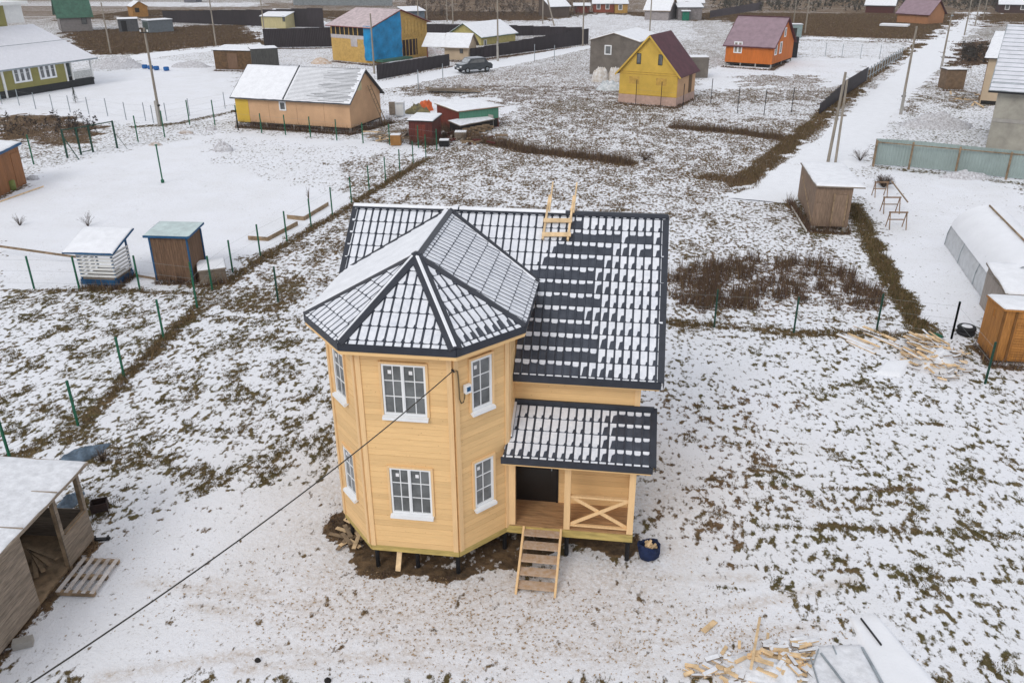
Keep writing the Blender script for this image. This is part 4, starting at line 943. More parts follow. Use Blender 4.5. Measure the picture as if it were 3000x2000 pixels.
clad(s.o, 'slat', WHITEP, (W_, 0, 0), math.pi/2, 0, D_, .42, H0-.06, .165, .022, gap=.06)
clad(s.o, 'slat', WHITEP, (0, D_, 0), -math.pi/2, 0, D_, .42, H0-.06, .165, .022, gap=.06)
MB().box(.0, W_, -.01, .06, H0-.06, H0).build('top_rail', BLUEP, s.o)
s.mono(H0, H0, H0+.38, over=.3, walls=False, roofm=BLUEP, sth=.05, ovs=(.45, .25, .25, .35))
A, Bq, Cq = G(459, 824), G(570, 827), G(612, 792)
s = Bld('outhouse', 'tall brown board outhouse with blue trim and frosty roof', 'outhouse', A, Bq, 1.35, BROWNV)
H0 = HT(A, 435, 680); H1 = HT(Bq, 551, 708); hb_ = HT(G(612, 796), 590, 672)
s.b = .08; s.wm = BROWNV; hf = (H0+H1)/2
s.mono(hf, hf, hf+.12, over=.16, roofm=BLUEP, snow=mat('frosted_sheet', (.50, .60, .60, 1), rough=.5, var=.1), thick=.09, sth=.012)
s.clad('f', BROWNV, .11, .018, True, hf-.02); s.clad('r', BROWNV, .11, .018, True, hf-.0)
for P, rz in (((0, 0, 0), 0), ((s.W-.06, 0, 0), 0), ((s.W, s.D-.06, 0), 0)): MB().box(-.01, .07, -.03, .03, .05, hf).build('corner_trim', BLUEP, s.o, P, rz)
q0, q1 = G(588, 832), G(665, 822)
s = Bld('compost_box', 'low grey wooden box with snow on its lid beside the outhouse', 'box', q0, q1, 1.0, GREYW); s.mono(.55, .55, .66, over=.05, roofm=GREYW, sth=.04); s.clad('f', GREYW, .18, .02, False, .54)
# wooden bed frames and rails lying in the snow
def frame_L(label, pts):
    m = MB()
    P = [G(*p) for p in pts]
    for a, b in zip(P[:-1], P[1:]): m.beam((a[0], a[1], .10), (b[0], b[1], .10), .05, .24)
    o = thing('garden_bed', label, 'garden bed')
    for a, b in zip(P[:-1], P[1:]): MB().beam((a[0], a[1], .07), (b[0], b[1], .07), .05, .26).build('plank', LUM, o)
frame_L('nearer wooden garden bed frame half buried in snow by the green fence', [(728, 702), (785, 706), (872, 659)])
frame_L('farther wooden garden bed frame half buried in snow by the green fence', [(842, 640), (892, 645), (962, 602)])
a, b = G(-30, 748), G(232, 786); tag(MB().beam((a[0], a[1], .55), (b[0], b[1], .55), .07, .09).build('rail', LUM), 'long horizontal wooden rail along the left front fence', 'rail')
for px, py in ((395, 812), (462, 820)):
    pass
a, b = G(392, 810), G(462, 822); tag(MB().beam((a[0], a[1], .08), (b[0], b[1], .08), .06, .08).build('wooden_beam', LUM), 'wooden beam on the snow between the booth and the outhouse', 'beam')
# brown shed with blue roof at the left edge
Bq = G(78, 537); A = G(-60, 604)
s = Bld('brown_shed', 'brown board shed with blue roof edge at the left border', 'shed', A, Bq, 2.4, GREYV); Hs = HT(Bq, 48, 425)
s.mono(Hs-.2, Hs, Hs, over=.2, roofm=BLUEP, thick=.14, sth=.05); W_ = s.W
s.wm = ORANGEW; BRN = mat('brown_shed_boards', (.27, .12, .05, 1), var=.15, stretch=(8, 8, .6), rand=.1); s.clad('f', BRN, .14, .02, True, Hs-.02, topfn=lambda u: Hs-.2+.2*u/W_-.01); s.panel('f', 'door', BRN, W_-1.05, W_-.25, .1, Hs-.35, .05)
q = G(42, 555); m = MB(); m.lathe([(.20, 0), (.24, .1), (.24, .55), (.20, .6)], 14); b_ = tag(m.build('barrel', BARREL, None, (q[0], q[1]-.15, 0), smooth=True), 'yellow green barrel in front of the brown shed', 'barrel')
a, b = G(-20, 600), G(128, 548); tag(MB().beam((a[0], a[1]-.1, .05), (b[0], b[1], .05), .05, .06).build('wooden_beam', RAW), 'thin pale beam lying on the snow before the brown shed', 'beam')
q = G(95, 525); o = lump('firewood_heap', GRAVEL, q, .5, .3, .25, 4); tag(o, 'small dark heap beside the brown shed corner', 'heap')
# green stand pipe
a = G(477, 535); h_ = HT(a, 447, 428); PS = thing('green_post', 'bright green leaning post with swollen foot on the clean snow', 'post', (a[0], a[1], 0)); MB().tube([(0, 0, 0), (0, 0, h_)], .045, 8).build('shaft', GREENP, PS); MB().lathe([(.10, 0), (.11, .15), (.05, .22)], 10).build('foot', GREENP, PS); MB().box(-.07, .07, -.05, .05, h_, h_+.08).build('head', GREENP, PS)
# ------------------------------------------------------------------ fences
def fence(label, pts, hgt, m=GREENP, r=.03, wires=(.25, .8, 1.3), taper=True, wire=True, n='mesh_fence', cat='fence'):
    P = [G(*p) for p in pts]; o = thing(n, label, cat, (0, 0, 0))
    for p in P:
        MB().box(p[0]-r, p[0]+r, p[1]-r, p[1]+r, -.2, hgt*random.uniform(.97, 1.03)).build('post', m, o)
    if wire:
        for z in wires:
            k = MB()
            for a, b in zip(P[:-1], P[1:]): k.tube([(a[0], a[1], z), (b[0], b[1], z)], .004, 3)
            k.build('wire', WIRE, o)
    return o
f1 = [(28, 1338), (229, 1246), (364, 1104), (480, 991), (578, 901), (622, 848), (682, 797), (763, 749), (841, 707), (912, 666), (974, 629), (1030, 594), (1082, 561), (1130, 532), (1172, 506), (1211, 482), (1248, 461)]
fence('green post and wire fence running back left of the wooden house', f1, 1.55)
fence('green post and wire fence crossing behind the wooden house', [(815, 883), (2092, 957), (2325, 974), (2568, 966), (2787, 992)], 1.5, m=DGREEN)
fence('short green post fence beside the orange shed', [(2787, 992), (2886, 1122)], 1.5, m=DGREEN, r=.03)
fence('green post fence along the front of the left yard', [(-80, 842), (100, 844), (233, 848), (410, 848), (572, 868)], 1.5)
fence('green post fence across the snowy yard in front of the peach house', [(698, 381), (767, 389), (837, 395), (910, 401), (987, 411), (1064, 419), (1142, 424), (1226, 432), (1280, 440)], 1.55, r=.035)
fence('green post fence behind the clean snow yard', [(99, 481), (405, 415), (483, 402), (556, 365), (630, 367), (698, 381)], 2.0, r=.035)
fence('thin grey post fence before the olive house', [(6, 305), (57, 309), (105, 319), (156, 325), (206, 328), (261, 335), (316, 341), (370, 351), (427, 354), (450, 360), (489, 354), (556, 340), (660, 318)], 1.5, m=STEELG, r=.028)
fence('thin dark post fence in front of the yellow house', [(1862, 305), (1935, 312), (2000, 318), (2082, 303), (2160, 331), (2238, 338), (2318, 330)], 2.2, m=BLACK, r=.03)
fence('thin post fence along the field edge below the dark sheet fence', [(1226, 262), (1298, 242), (1566, 178), (1624, 182)], 2.0, m=STEELG, r=.04, wire=False)
fence('wire fence around the yard of the orange house', [(2330, 166), (2417, 166), (2466, 168), (2520, 171), (2576, 174)], 1.7, m=STEELG, r=.03)
# gate frame
P = [G(198, 462), G(238, 453), G(273, 445), G(344, 434)]; GT = thing('gate_frame', 'dark green metal gate frame standing at the yard entrance', 'gate')
hh = [HT(P[0], 182, 379), HT(P[1], 223, 373), HT(P[2], 260, 367), HT(P[3], 327, 354)]
for p, h_ in zip(P, hh): MB().box(p[0]-.05, p[0]+.05, p[1]-.05, p[1]+.05, -.1, h_).build('post', DGREEN, GT)
for i in range(3):
    a, b = P[i], P[i+1]; MB().beam((a[0], a[1], hh[i]-.05), (b[0], b[1], hh[i+1]-.05), .05, .06).build('rail', DGREEN, GT)
    if i == 1: MB().beam((a[0], a[1], .15), (b[0], b[1], .15), .05, .06).build('rail', DGREEN, GT)
MB().beam((P[0][0], P[0][1], hh[0]*.75), (P[0][0]+1.2, P[0][1]-.5, 0), .05, .05).build('brace', DGREEN, GT); MB().beam((P[3][0], P[3][1], hh[3]*.6), (P[3][0]+.9, P[3][1]-.2, 0), .04, .04).build('brace', WIRE, GT)
def sheet_fence(label, base, top, m=DARKF, step=2.2, postm=BLACK, n='sheet_fence', h=None, rib=.25):
    """profiled sheet fence: panels between posts; base and top are pixel polylines"""
    P = [np.array(G(*p)) for p in base]; o = thing(n, label, 'fence')
    H_ = [HT(p, *t_) for p, t_ in zip(P, top)] if h is None else [h]*len(P)
    for a, b, ha, hb_ in zip(P[:-1], P[1:], H_[:-1], H_[1:]):
        L = float(np.hypot(*(b-a)[:2])); k = max(1, round(L/step)); rz = math.atan2(b[1]-a[1], b[0]-a[0])
        for i in range(k):
            f0, f1_ = i/k, (i+1)/k; p = a+(b-a)*f0; w_ = L/k; hz = ha+(hb_-ha)*f0
            q = MB(); nr = max(2, int(w_/rib)); vs = []
            for j in range(nr*2+1):
                x = w_*j/(nr*2)-.004*(j == nr*2); y = -.02 if j % 2 else .02
                vs += [(x, y, .06), (x, y, hz)]
            q.add(vs, [(2*j, 2*j+2, 2*j+3, 2*j+1) for j in range(nr*2)]); q.build('panel', m, o, (p[0], p[1], 0), rz)
            MB().box(-.035, .035, .03, .10, -.1, hz-.03).build('post', postm, o, (p[0], p[1], 0), rz)
    return o
sheet_fence('dark brown sheet fence beside the lane in front of the tarped house', [(1108, 236), (1318, 194)], [(1112, 190), (1318, 159)])
sheet_fence('long dark sheet fence beside the lane right of the parked car', [(1380, 176), (1724, 130)], [(1380, 142), (1705, 82)], step=2.5)
sheet_fence('dark sheet fence along the back of the middle plots', [(1190, 108), (1420, 108), (1705, 103)], [(1190, 70), (1340, 74), (1705, 82)], step=3.0)
sheet_fence('dark sheet fence left of the tarped house', [(776, 141), (980, 138)], [(776, 85), (975, 80)], step=2.2)
sheet_fence('dark sheet fence around the far left plots', [(480, 66), (770, 78), (950, 82)], [(455, 32), (770, 28), (960, 22)], step=3.5)
sheet_fence('dark sheet fence beside the snowy road', [(2402, 335), (2470, 285), (2538, 238)], [(2402, 300), (2468, 236), (2538, 196)], step=2.0)
sheet_fence('grey brown sheet fence far behind the orange house', [(2080, 54), (2230, 30)], [(2090, 32), (2228, 6)], step=3.5, m=mat('mauve_sheet', (.10, .085, .095, 1), var=.15, rand=.1))
# pale green sheet fence on the right
P0 = G(2558, 482); sheet_fence('pale grey green metal sheet fence with brown posts at right', [(2556, 484), (2664, 491), (2800, 506), (2950, 523), (3120, 540)], None, m=GALV, step=9, postm=LUM, h=HT(P0, 2567, 404), rib=.18)
PF = bpy.data.objects[[o_.name for o_ in bpy.data.objects if o_.get('label', '').startswith('pale grey green metal')][0]]; hpf = HT(P0, 2567, 404)
for px_, py_ in ((2558, 487), (2662, 494), (2798, 509), (2946, 526)):
    q = G(px_, py_); B1('rail_post', LUM, PF, q[0]-.05, q[0]+.05, q[1]-.05, q[1]+.05, -.05, hpf-.05)
a_, b_ = G(2556, 484), G(3120, 540); MB().beam((a_[0], a_[1]-.03, hpf-.22), (b_[0], b_[1]-.03, hpf-.22), .05, .06).build('top_rail', LUM, PF)
# picket section of the fence by the road
a, b = np.array(G(2538, 238)), np.array(G(2640, 172)); o = thing('picket_fence', 'pale picket fence continuing the dark sheet fence along the road', 'fence'); hp = HT(a, 2538, 196)
k = 13
for i in range(k+1):
    p = a+(b-a)*i/k; B1('picket', STEELG, o, p[0]-.05, p[0]+.05, p[1]-.02, p[1]+.02, .1, hp*.95)
for z_ in (.4, hp*.75): MB().beam((a[0], a[1]+.05, z_), (b[0], b[1]+.05, z_), .03, .06).build('rail', STEELG, o)
# ------------------------------------------------------------------ utility poles
def pole(label, base, top=None, h=None, r=.12, concrete=False, prop=True, arm=False, lamp=False):
    b = G(*base); H_ = h if h else HT(b, *top); o = thing('utility_pole', label, 'utility pole', (b[0], b[1], 0), 0, 'utility poles along the lanes')
    MB().tube([(0, 0, -.3), (0, 0, H_)], r, 8, r2=r*.7).build('shaft', CONC if concrete else POLEW, o)
    if prop: MB().box(-.14, .08, -.26, -.10, -.2, H_*.26).build('concrete_prop', CONC, o); MB().lathe([(r*1.6, H_*.2), (r*1.6, H_*.2+.12)], 10).build('binding', BLACK, o)
    if arm: MB().beam((-.35, -.1, H_-.35), (.35, -.1, H_-.35), .06, .06).build('cross_arm', BLACK, o); [MB().lathe([(.05, H_-.3), (.06, H_-.2), (.03, H_-.12)], 8, (x_, -.1)).build('insulator', WHITEP, o) for x_ in (-.3, .3)]
    if lamp: MB().box(-.1, .1, -.45, -.05, H_-.5, H_-.38).build('lamp_head', STEELG, o)
    return o, (b[0], b[1], H_)
pole('timber pole with pale insulators beside the thin grey fence', (472, 366), (424, 82), arm=True)
pole('timber pole behind the rubble heap by the olive house', (325, 158), (296, 8), prop=False)
pole('timber pole at the end of the far left lane', (633, 135), h=9.5, prop=False)
pole('pale pole standing in front of the blue tarp', (1097, 216), (1082, 40), prop=False)
pole('pale pole left of the beige flat-roofed house', (775, 97), h=9.5, prop=False)
pole('pale pole with fuse box beside the parked car', (1459, 180), h=9.5)
pole('far pole with a slanting brace in the brown field', (1590, 70), h=9.5, prop=False)
a, b = G(1624, 76), G(1590, 70); tag(MB().beam((a[0], a[1], -.1), (b[0], b[1], 7.5), .2, .2).build('pole_brace', POLEW), 'slanting timber brace against the far pole in the brown field', 'brace')
pole('pale pole left of the grey gabled house', (1707, 135), h=9.5, prop=False)
for i, (p, t_) in enumerate((((1226, 70), 'leftmost'), ((1251, 67), 'second from left'), ((1310, 64), 'third from left'), ((1327, 70), 'rightmost'))): pole(t_+' of the four clustered poles in the far brown field', p, h=10, prop=False, arm=False)
pole('thin pole in front of the far white-roofed house', (1903, 98), h=9.5, prop=False)
pole('left of two thin poles behind the orange house', (2162, 40), h=9.5, prop=False, arm=False)
pole('right of two thin poles behind the orange house', (2324, 72), h=9, prop=False, arm=False)
pole('thin pole at the edge of the brown field right of the orange house', (2358, 98), h=9.5, prop=False)
pole('timber pole with concrete prop at the right side of the road, nearest', (2638, 334), (2698, 78))
pole('timber pole with white lamp head on the right side of the road', (2756, 204), (2789, 34), lamp=True)
pole('far timber pole third along the right side of the road', (2825, 104), h=9.5, prop=False)
pole('far timber pole fourth along the right side of the road', (2856, 77), h=9.5, prop=False)
pole('far timber pole where the road leaves the picture', (2880, 58), h=9.5, prop=False)
b1, b2 = G(2425, 476), G(2447, 480); h_ = HT(b1, 2471, 212); o = thing('twin_pole', 'pair of timber poles leaning together behind the grey shed roof', 'utility pole', (b1[0], b1[1], 0))
MB().tube([(0, 0, -.2), (.25, 0, h_)], .11, 8, r2=.085).build('shaft', POLEW, o); MB().tube([(b2[0]-b1[0], b2[1]-b1[1], -.2), (.42, 0, h_*.92)], .09, 8, r2=.07).build('shaft', POLEW, o)
cp = thing('utility_pole', 'pole carrying the supply cable outside the lower left', 'utility pole', (float(ce.x), float(ce.y)-.2, 0)); MB().tube([(0, 0, -.2), (0, 0, 5.6)], .11, 8, r2=.09).build('shaft', POLEW, cp)
# ------------------------------------------------------------------ peach long house
A, Bq, Cq = G(700, 368), G(1030, 390), G(1142, 357)
s = Bld('peach_house', 'long peach house with yellow end and two-part snowy roof', 'house', A, Bq, dwn(A, Cq, Bq), PEACH)
he = HT(Bq, 1018, 296); rdg = HT(0.5*(Bq+Cq), 1082, 206)
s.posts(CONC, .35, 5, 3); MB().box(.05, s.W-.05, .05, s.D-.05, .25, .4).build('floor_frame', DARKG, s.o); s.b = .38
s.gable_x(he, rdg-he, .35, roofm=mat('grey_roof_sheet', (.075, .08, .09, 1), var=.15), sth=.05, ov2=.3)
MB().box(-.03, 1.2, -.03, s.D+.03, .34, he-.06).build('yellow_end_panel', YELLOWD, s.o)
for x_ in (3.1, 5.7, 8.2): MB().box(x_, x_+.03, -.012, .0, .4, he-.1).build('joint_strip', mat('joint', (.42, .26, .15, 1)), s.o)
s.win('f', 4.15, 1.45, .62, .72, fw=.09)
q = MB(); n = 26
for i in range(n):                                   # right half of the roof: seams bare of snow
    f = (i+.5)/n; y = -.33+(s.p+.30)*f; z = s.h-s.sl[0]*.33+s.sl[0]*(s.p+.30)*f
    x0 = 4.95; x1 = s.W+.22; xm = x0+(x1-x0)*random.uniform(.30, .75); xe = x1-random.uniform(.0, .5)
    q.beam((x0, y, z+.146), (xm, y, z+.146), .022, .010, up=(0, -s.sl[0], 1)); q.beam((xm, y, z+.148), (xe, y, z+.148),   .03+.03*random.random(), .012, up=(0, -s.sl[0], 1))
stuff(q.build('bare_seams', MATS['grey_roof_sheet'], s.roof))
MB().beam((4.75, -.35, s.h-s.sl[0]*.35+.16), (4.75, s.p, s.h+s.rise+.15), .10, .06).build('roof_divider', MATS['grey_roof_sheet'], s.roof)
MB().box(1.5, 2.2, -.02, 0, he+.55, he+1.25).build('gable_vent', mat('pale_board', (.55, .50, .30, 1)), s.o, (s.W, 0, 0), math.pi/2)
LDR = thing('timber_ladder', 'wooden ladder leaning on the gable of the peach house', 'ladder', s.o.location, s.rz)
for y_ in (3.55, 4.05): MB().beam((s.W+1.0, y_+.2, 0), (s.W+.14, y_-.55, he+.75), .05, .07).build('rail', LUM, LDR)
for i in range(8):
    f = (i+.6)/8.5; MB().beam((s.W+1.0-.86*f, 3.55+.2-.75*f, (he+.75)*f), (s.W+1.0-.86*f, 4.05+.2-.75*f, (he+.75)*f), .04, .04).build('rung', LUM, LDR)
# red shed, red and green shed, cabinet, junk
A, Bq, Cq = G(1200, 418), G(1268, 421), G(1291, 404)
s = Bld('red_shed', 'small dark red cube shed with snowy roof behind the green posts', 'shed', A, Bq, dwn(A, Cq, Bq), REDB); h_ = HT(Bq, 1267, 357); s.mono(h_, h_, h_+.12, over=.12, roofm=BLACK, sth=.08); s.panel('f', 'door', REDL, .5, 1.3, .1, h_-.25, .02)
A, Bq, Cq = G(1282, 368), G(1345, 387), G(1428, 362)
s = Bld('green_red_shed', 'snowy roofed shed with red side and green sheet front', 'shed', A, Bq, dwn(A, Cq, Bq), REDL); h_ = HT(Bq, 1343, 328); h2 = h_+.15
s.mono(h2, h_, h2, over=.15, roofm=LUM, sth=.08); s.panel('r', 'green_sheet', GREENF, .05, s.D-.05, h_*.45, h_-.05, .03); s.panel('r', 'open_bay', DARKG, .2, s.D-.1, .05, h_*.42, .012)
A, Bq = G(1349, 398), G(1445, 378); s = Bld('lean_to', 'low open wood store with snowy roof below the green shed', 'wood store', A, Bq, 1.2, DARKG); s.mono(.75, .75, .95, over=.10, roofm=GREYW, snow=SNOWT, sth=.03); s.panel('r', 'side_panel', CONC, .0, 1.1, .0, 1.1, .04)
for i in range(14): o = MB().box(-.35, .35, -.08, .08, -.08, .08).build('log', LUM, None, (float(A[0]+(Bq-A)[0]*(.05+.065*i)), float(A[1]+(Bq-A)[1]*(.05+.065*i)-.25), .10+.18*(i % 3)), random.uniform(-.5, .5)); tag(o, 'short log piled in front of the low wood store', 'log', 'logs before the wood store')
A, Bq = G(1159, 342), G(1184, 342); s = Bld('white_cabinet', 'upright white cabinet standing right of the peach house', 'cabinet', A, Bq, .7, mat('cabinet_white', (.60, .63, .66, 1))); h_ = HT(A, 1159, 303); s.mono(h_, h_, h_, over=.01, roofm=WHITEP, sth=.03); s.panel('f', 'door', WHITEP, .05, s.W-.05, .1, h_-.1, .02)
q = G(1246, 322); o = lump('tarpaulin', ORG, q, .8, .6, .65, 3, flat=.5, rough=.8); tag(o, 'bright orange tarpaulin heap behind the red shed', 'tarpaulin')
q = G(1222, 330); o = lump('scrap_heap', mat('scrap', (.05, .055, .06, 1), var=.4, scale=3, col2=(.30, .25, .10, 1)), q, 1.2, .8, .55, 6, rough=.9); tag(o, 'dark scrap heap with yellow bits between cabinet and red shed', 'scrap heap')
def crate(label, px, py, w_, d_, h_, m, rz=.1, snow=True, cat='crate', name='crate'):
    q = G(px, py); o = thing(name, label, cat, (q[0], q[1], 0), rz); MB().box(-w_/2, w_/2, -d_/2, d_/2, 0, h_).build('body', m, o); MB().box(-w_/2-.02, w_/2+.02, -d_/2-.02, d_/2+.02, h_*.86, h_*.92).build('rim', m, o)
    for i in (-1, 1): MB().box(i*w_*.3-.03, i*w_*.3+.03, -d_/2-.02, -d_/2, .0, h_*.86).build('batten', m, o)
    if snow: stuff(MB().box(-w_/2+.01, w_/2-.01, -d_/2+.01, d_/2-.01, h_, h_+.05).build('snow_cap', SNOW, o))
crate('orange tub with navy lid left of the red shed', 1161, 424, .75, .6, .75, mat('tub_orange', (.32, .16, .05, 1)))
crate('black crate with snow on top right of the red shed', 1302, 428, .7, .6, .45, BLACK)
crate('grey crate beside the red and green shed', 1350, 405, .9, .7, .5, GREYW)
crate('grey box standing near the ladder of the peach house', 1152, 335, .6, .5, 1.1, GREYW)
for i in range(26):
    q = G(random.uniform(1085, 1185), random.uniform(392, 415)); L_ = random.uniform(.7, 2.0); o = MB().box(-L_/2, L_/2, -.07, .07, -.03, .03).build('scrap_plank', (LUM, GREYW, RAW)[i % 3], None, (q[0], q[1], .06+.05*(i % 5)), random.uniform(0, 3.1)); o.rotation_euler[1] = random.uniform(-.15, .15); tag(o, 'loose scrap plank strewn at the right end of the peach house', 'plank', 'scrap planks by the peach house')
for i in range(30):
    q = G(random.uniform(1310, 1480), random.uniform(395, 425)); L_ = random.uniform(.3, 1.1); o = MB().box(-L_/2, L_/2, -.08, .08, -.06, .06).build('scrap_wood', (LUM, GREYW, REDB)[i % 3], None, (q[0], q[1], .08+.05*(i % 4)), random.uniform(0, 3.1)); tag(o, 'piece of scrap wood strewn around the red sheds', 'scrap wood', 'scrap wood by the red sheds')
for i in range(12):
    a = G(1262+random.uniform(-20, 20), 268+random.uniform(-3, 5)); b = G(1400+random.uniform(-40, 30), 272+random.uniform(-4, 5)); zz = .12+.05*(i % 6); tag(MB().beam((a[0], a[1], zz), (b[0], b[1], zz), .2, .05).build('timber_plank', (LUM, GREYW)[i % 2]), 'long plank in the snowy timber stack behind the red sheds', 'plank', 'timber stack behind the red sheds')
# ------------------------------------------------------------------ yellow house
A, Bq, Cq = G(1812, 298), G(1979, 312), G(2021, 288)
s = Bld('yellow_house', 'yellow gabled house with burgundy roof and pink plinth', 'house', A, Bq, dwn(A, Cq, Bq), YELLOWP)
s.plinth(mat('pink_plinth', (.52, .36, .30, 1), var=.1), .75); he = HT(A, 1810, 205); ap = HT(.5*(A+Bq), 1905, 105)
s.gable_y(he, ap-he, .35, roofm=BURG, snow=mat('burgundy_layer', (.10, .038, .050, 1), rough=.6, var=.15, scale=1.2, spec=.15), sth=.01, ov2=.25)  # matt burgundy layer in place of roof snow
W_ = s.W
for u in (.285, .655): s.win('f', W_*u, he+.62, .42, .95, fm=BLACK, fw=.04, depth=.03)
for z_ in (.75, he-.12, he-.30): MB().box(0, W_, -.025, .0, z_, z_+.06).build('trim_band', mat('yellow_trim', (.48, .30, .06, 1)), s.o)
for u in (.17, .64): MB().box(W_*u, W_*u+W_*.18, -.02, 0, 1.75, he-.5).build('boarded_window', mat('yellow_board', (.53, .33, .075, 1)), s.o)
n = round((he-.8)/.22)
for i in range(n): MB().box(0.02, W_-.02, -.010, -.002, .82+i*.22, .82+i*.22+.20).build('siding_board', YELLOWP, s.o)
s.panel('r', 'side_cladding', PEACH, .1, s.D-.1, .78, he-.1, .03); s.panel('r', 'door', mat('brown_door', (.14, .085, .05, 1)), s.D*.62, s.D*.78, .8, he-.3, .06)
MB().box(W_*.5-.02, W_*.5+.02, -.01, 0, .8, .9).build('pipe', BLACK, s.o)
MB().beam((W_*.5, -.28, ap-.02), (W_+.37, -.28, he-s.o.location.z-.36*(ap-he)/(W_/2)), .05, .14).build('barge_board', YELLOWP, s.o); MB().beam((W_*.5, -.28, ap-.02), (-.37, -.28, he-.36*(ap-he)/(W_/2)), .05, .14).build('barge_board', YELLOWP, s.o)
# things left of it: white sacks under film
for i, (px, py, r_) in enumerate(((1758, 238, .9), (1800, 238, .8))): o = lump('wrapped_bale', mat('wrap_beige', (.45, .38, .30, 1), var=.25, col2=(.75, .76, .78, 1)), G(px, py), r_, r_*.8, 1.3, 20+i, flat=.8); tag(o, ('left', 'right')[i]+' of two film-wrapped bales beside the yellow house', 'bale')
o = lump('tarpaulin_heap', mat('greyfilm', (.33, .38, .40, 1), var=.3, col2=(.75, .77, .8, 1)), G(1785, 262), 1.6, .9, .7, 33, rough=.7); tag(o, 'snowy tarpaulin heap at the foot of the yellow house', 'heap')
# ------------------------------------------------------------------ grey gabled house behind
A, Bq = G(1727, 217), G(1868, 226)
s = Bld('grey_block_house', 'grey block house with snowy low gable behind the yellow house', 'house', A, Bq, 7.5, GREYB); he = HT(A, 1724, 118); ap = HT(.47*A+.53*Bq, 1792, 99)
s.gable_y(he, ap-he, .15, roofm=GREYW, sth=.08, pk=.48); s.win('f', s.W*.30, he-1.5, .85, 1.05, fw=.12)
c = G(2038, 195); crate('grey hut with snowy top right of the yellow house roof', 2040, 225, 2.2, 2.0, 2.2, GREYB, snow=True, cat='hut', name='hut')
# ------------------------------------------------------------------ orange house
A, Bq, Cq = G(2122, 191), G(2259, 200), G(2300, 177)
s = Bld('orange_house', 'orange house with frosted mauve steep roof and white windows', 'house', A, Bq, dwn(A, Cq, Bq), ORANGEP)
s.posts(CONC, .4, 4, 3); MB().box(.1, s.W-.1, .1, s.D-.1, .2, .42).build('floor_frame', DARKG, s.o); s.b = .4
he = HT(Bq, 2266, 138); rz_ = HT(.5*(G(2122, 191)+G(2300, 177)), 2215, 50); s.gable_x(he, 3.2 if rz_-he < 1 else rz_-he, .3, roofm=BURG, snow=MAUVE, sth=.015, ov2=.35, snow_in=.05)
MB().beam((-.35, s.p, s.h+s.rise+.10), (s.W+.35, s.p, s.h+s.rise+.10), .3, .08).build('ridge_cap', BURG, s.roof)
s.win('f', s.W*.17, 1.5, 1.05, 1.35, fw=.12, mull=(.52,), gm=mat('curtained_pane', (.30, .27, .22, 1), rough=.3)); s.win('r', .6, 1.4, .9, 1.4, fw=.14); s.win('r', 2.6, 1.4, .9, 1.4, fw=.14); s.win('r', s.D/2-.5, he+.8, .8, 1.1, fw=.14)
A, Bq = G(2312, 112), G(2332, 112); s = Bld('turquoise_cabin', 'small pale turquoise cabin behind the orange house', 'cabin', A, Bq+np.array([.8, 0, 0]), 1.5, mat('turquoise', (.23, .30, .30, 1))); h_ = HT(A, 2314, 73); s.mono(h_, h_, h_, over=.1, roofm=STEELG, sth=.05); s.panel('f', 'door', DARKG, .25, 1.1, .1, h_-.5, .02)
crate('black tank box beside the orange house', 2313, 168, 1.6, 1.2, 2.6, BLACK, snow=False, cat='tank', name='tank')
# ------------------------------------------------------------------ blue-tarped house under construction
A, Bq = G(976, 176), G(1092, 187)
Cq = G(1190, 158); s = Bld('unfinished_house', 'unfinished yellow house wrapped in a blue tarpaulin under a pinkish roof', 'house', A, Bq, dwn(A, Cq, Bq), OSB)
he = HT(A, 966, 72); rr = HT(.5*(Bq+Cq), 1124, 28); s.gable_x(he, rr-he, .5, roofm=mat('red_roof', (.20, .06, .06, 1)), snow=PINKF, sth=.03, ov2=.5)
W_, D_ = s.W, s.D
tp_ = MB(); n = 14
for k_ in range(1):
    vs = []; path = [(W_*.86+W_*.14*i/4, -.10) for i in range(5)]+[(W_+.10, D_*.50*i/8) for i in range(9)]
    for i, (x_, y_) in enumerate(path):
        topz = he+.1 if i < 5 else min(he+s.rise*y_/(D_/2)-.15, he+s.rise)
        for j in range(9):
            f = j/8; wv = .10*math.sin(i*2.1+j*1.3)+.06*math.sin(j*2.7+i)
            vs.append((x_+(.12+abs(wv) if i >= 4 else 0), y_-(.12+abs(wv) if i < 5 else 0), .35+(topz-.35)*f))
    tp_.add(vs, [(i*9+j, (i+1)*9+j, (i+1)*9+j+1, i*9+j+1) for i in range(len(path)-1) for j in range(8)])
tag(tp_.build('blue_tarpaulin', TARPB, None, s.o.location, s.rz, smooth=True), 'bright blue tarpaulin hanging over the corner of the unfinished house', 'tarpaulin')
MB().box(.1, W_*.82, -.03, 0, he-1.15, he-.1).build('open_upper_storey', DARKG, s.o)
for i in range(7): MB().box(.15+i*W_*.11, .27+i*W_*.11, -.06, -.03, he-1.15, he-.05).build('stud', OSB, s.o)
MB().box(0, W_*.85, -.035, .0, he-1.6, he-1.15).build('band', mat('pale_film', (.50, .47, .48, 1)), s.o); MB().box(W_*.50, W_*.66, -.045, -.035, 1.9, he-1.6).build('membrane_patch', MATS['pale_film'], s.o)
P_, r9, _ = s.face('r')
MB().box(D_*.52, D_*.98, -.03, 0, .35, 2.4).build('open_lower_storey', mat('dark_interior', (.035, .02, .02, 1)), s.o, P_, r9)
for i in range(8): MB().box(D_*.52+i*D_*.062, D_*.52+i*D_*.062+.10, -.06, -.03, .35, he+.3*s.rise*(1-i/8)).build('stud', OSB, s.o, P_, r9)
MB().box(D_*.80, D_*.98, -.07, -.06, .3, 2.5).build('osb_sheet', OSB, s.o, P_, r9); MB().box(D_*.5, D_*.98, -.08, -.06, 2.4, 2.65).build('floor_beam', OSB, s.o, P_, r9)
q = MB()
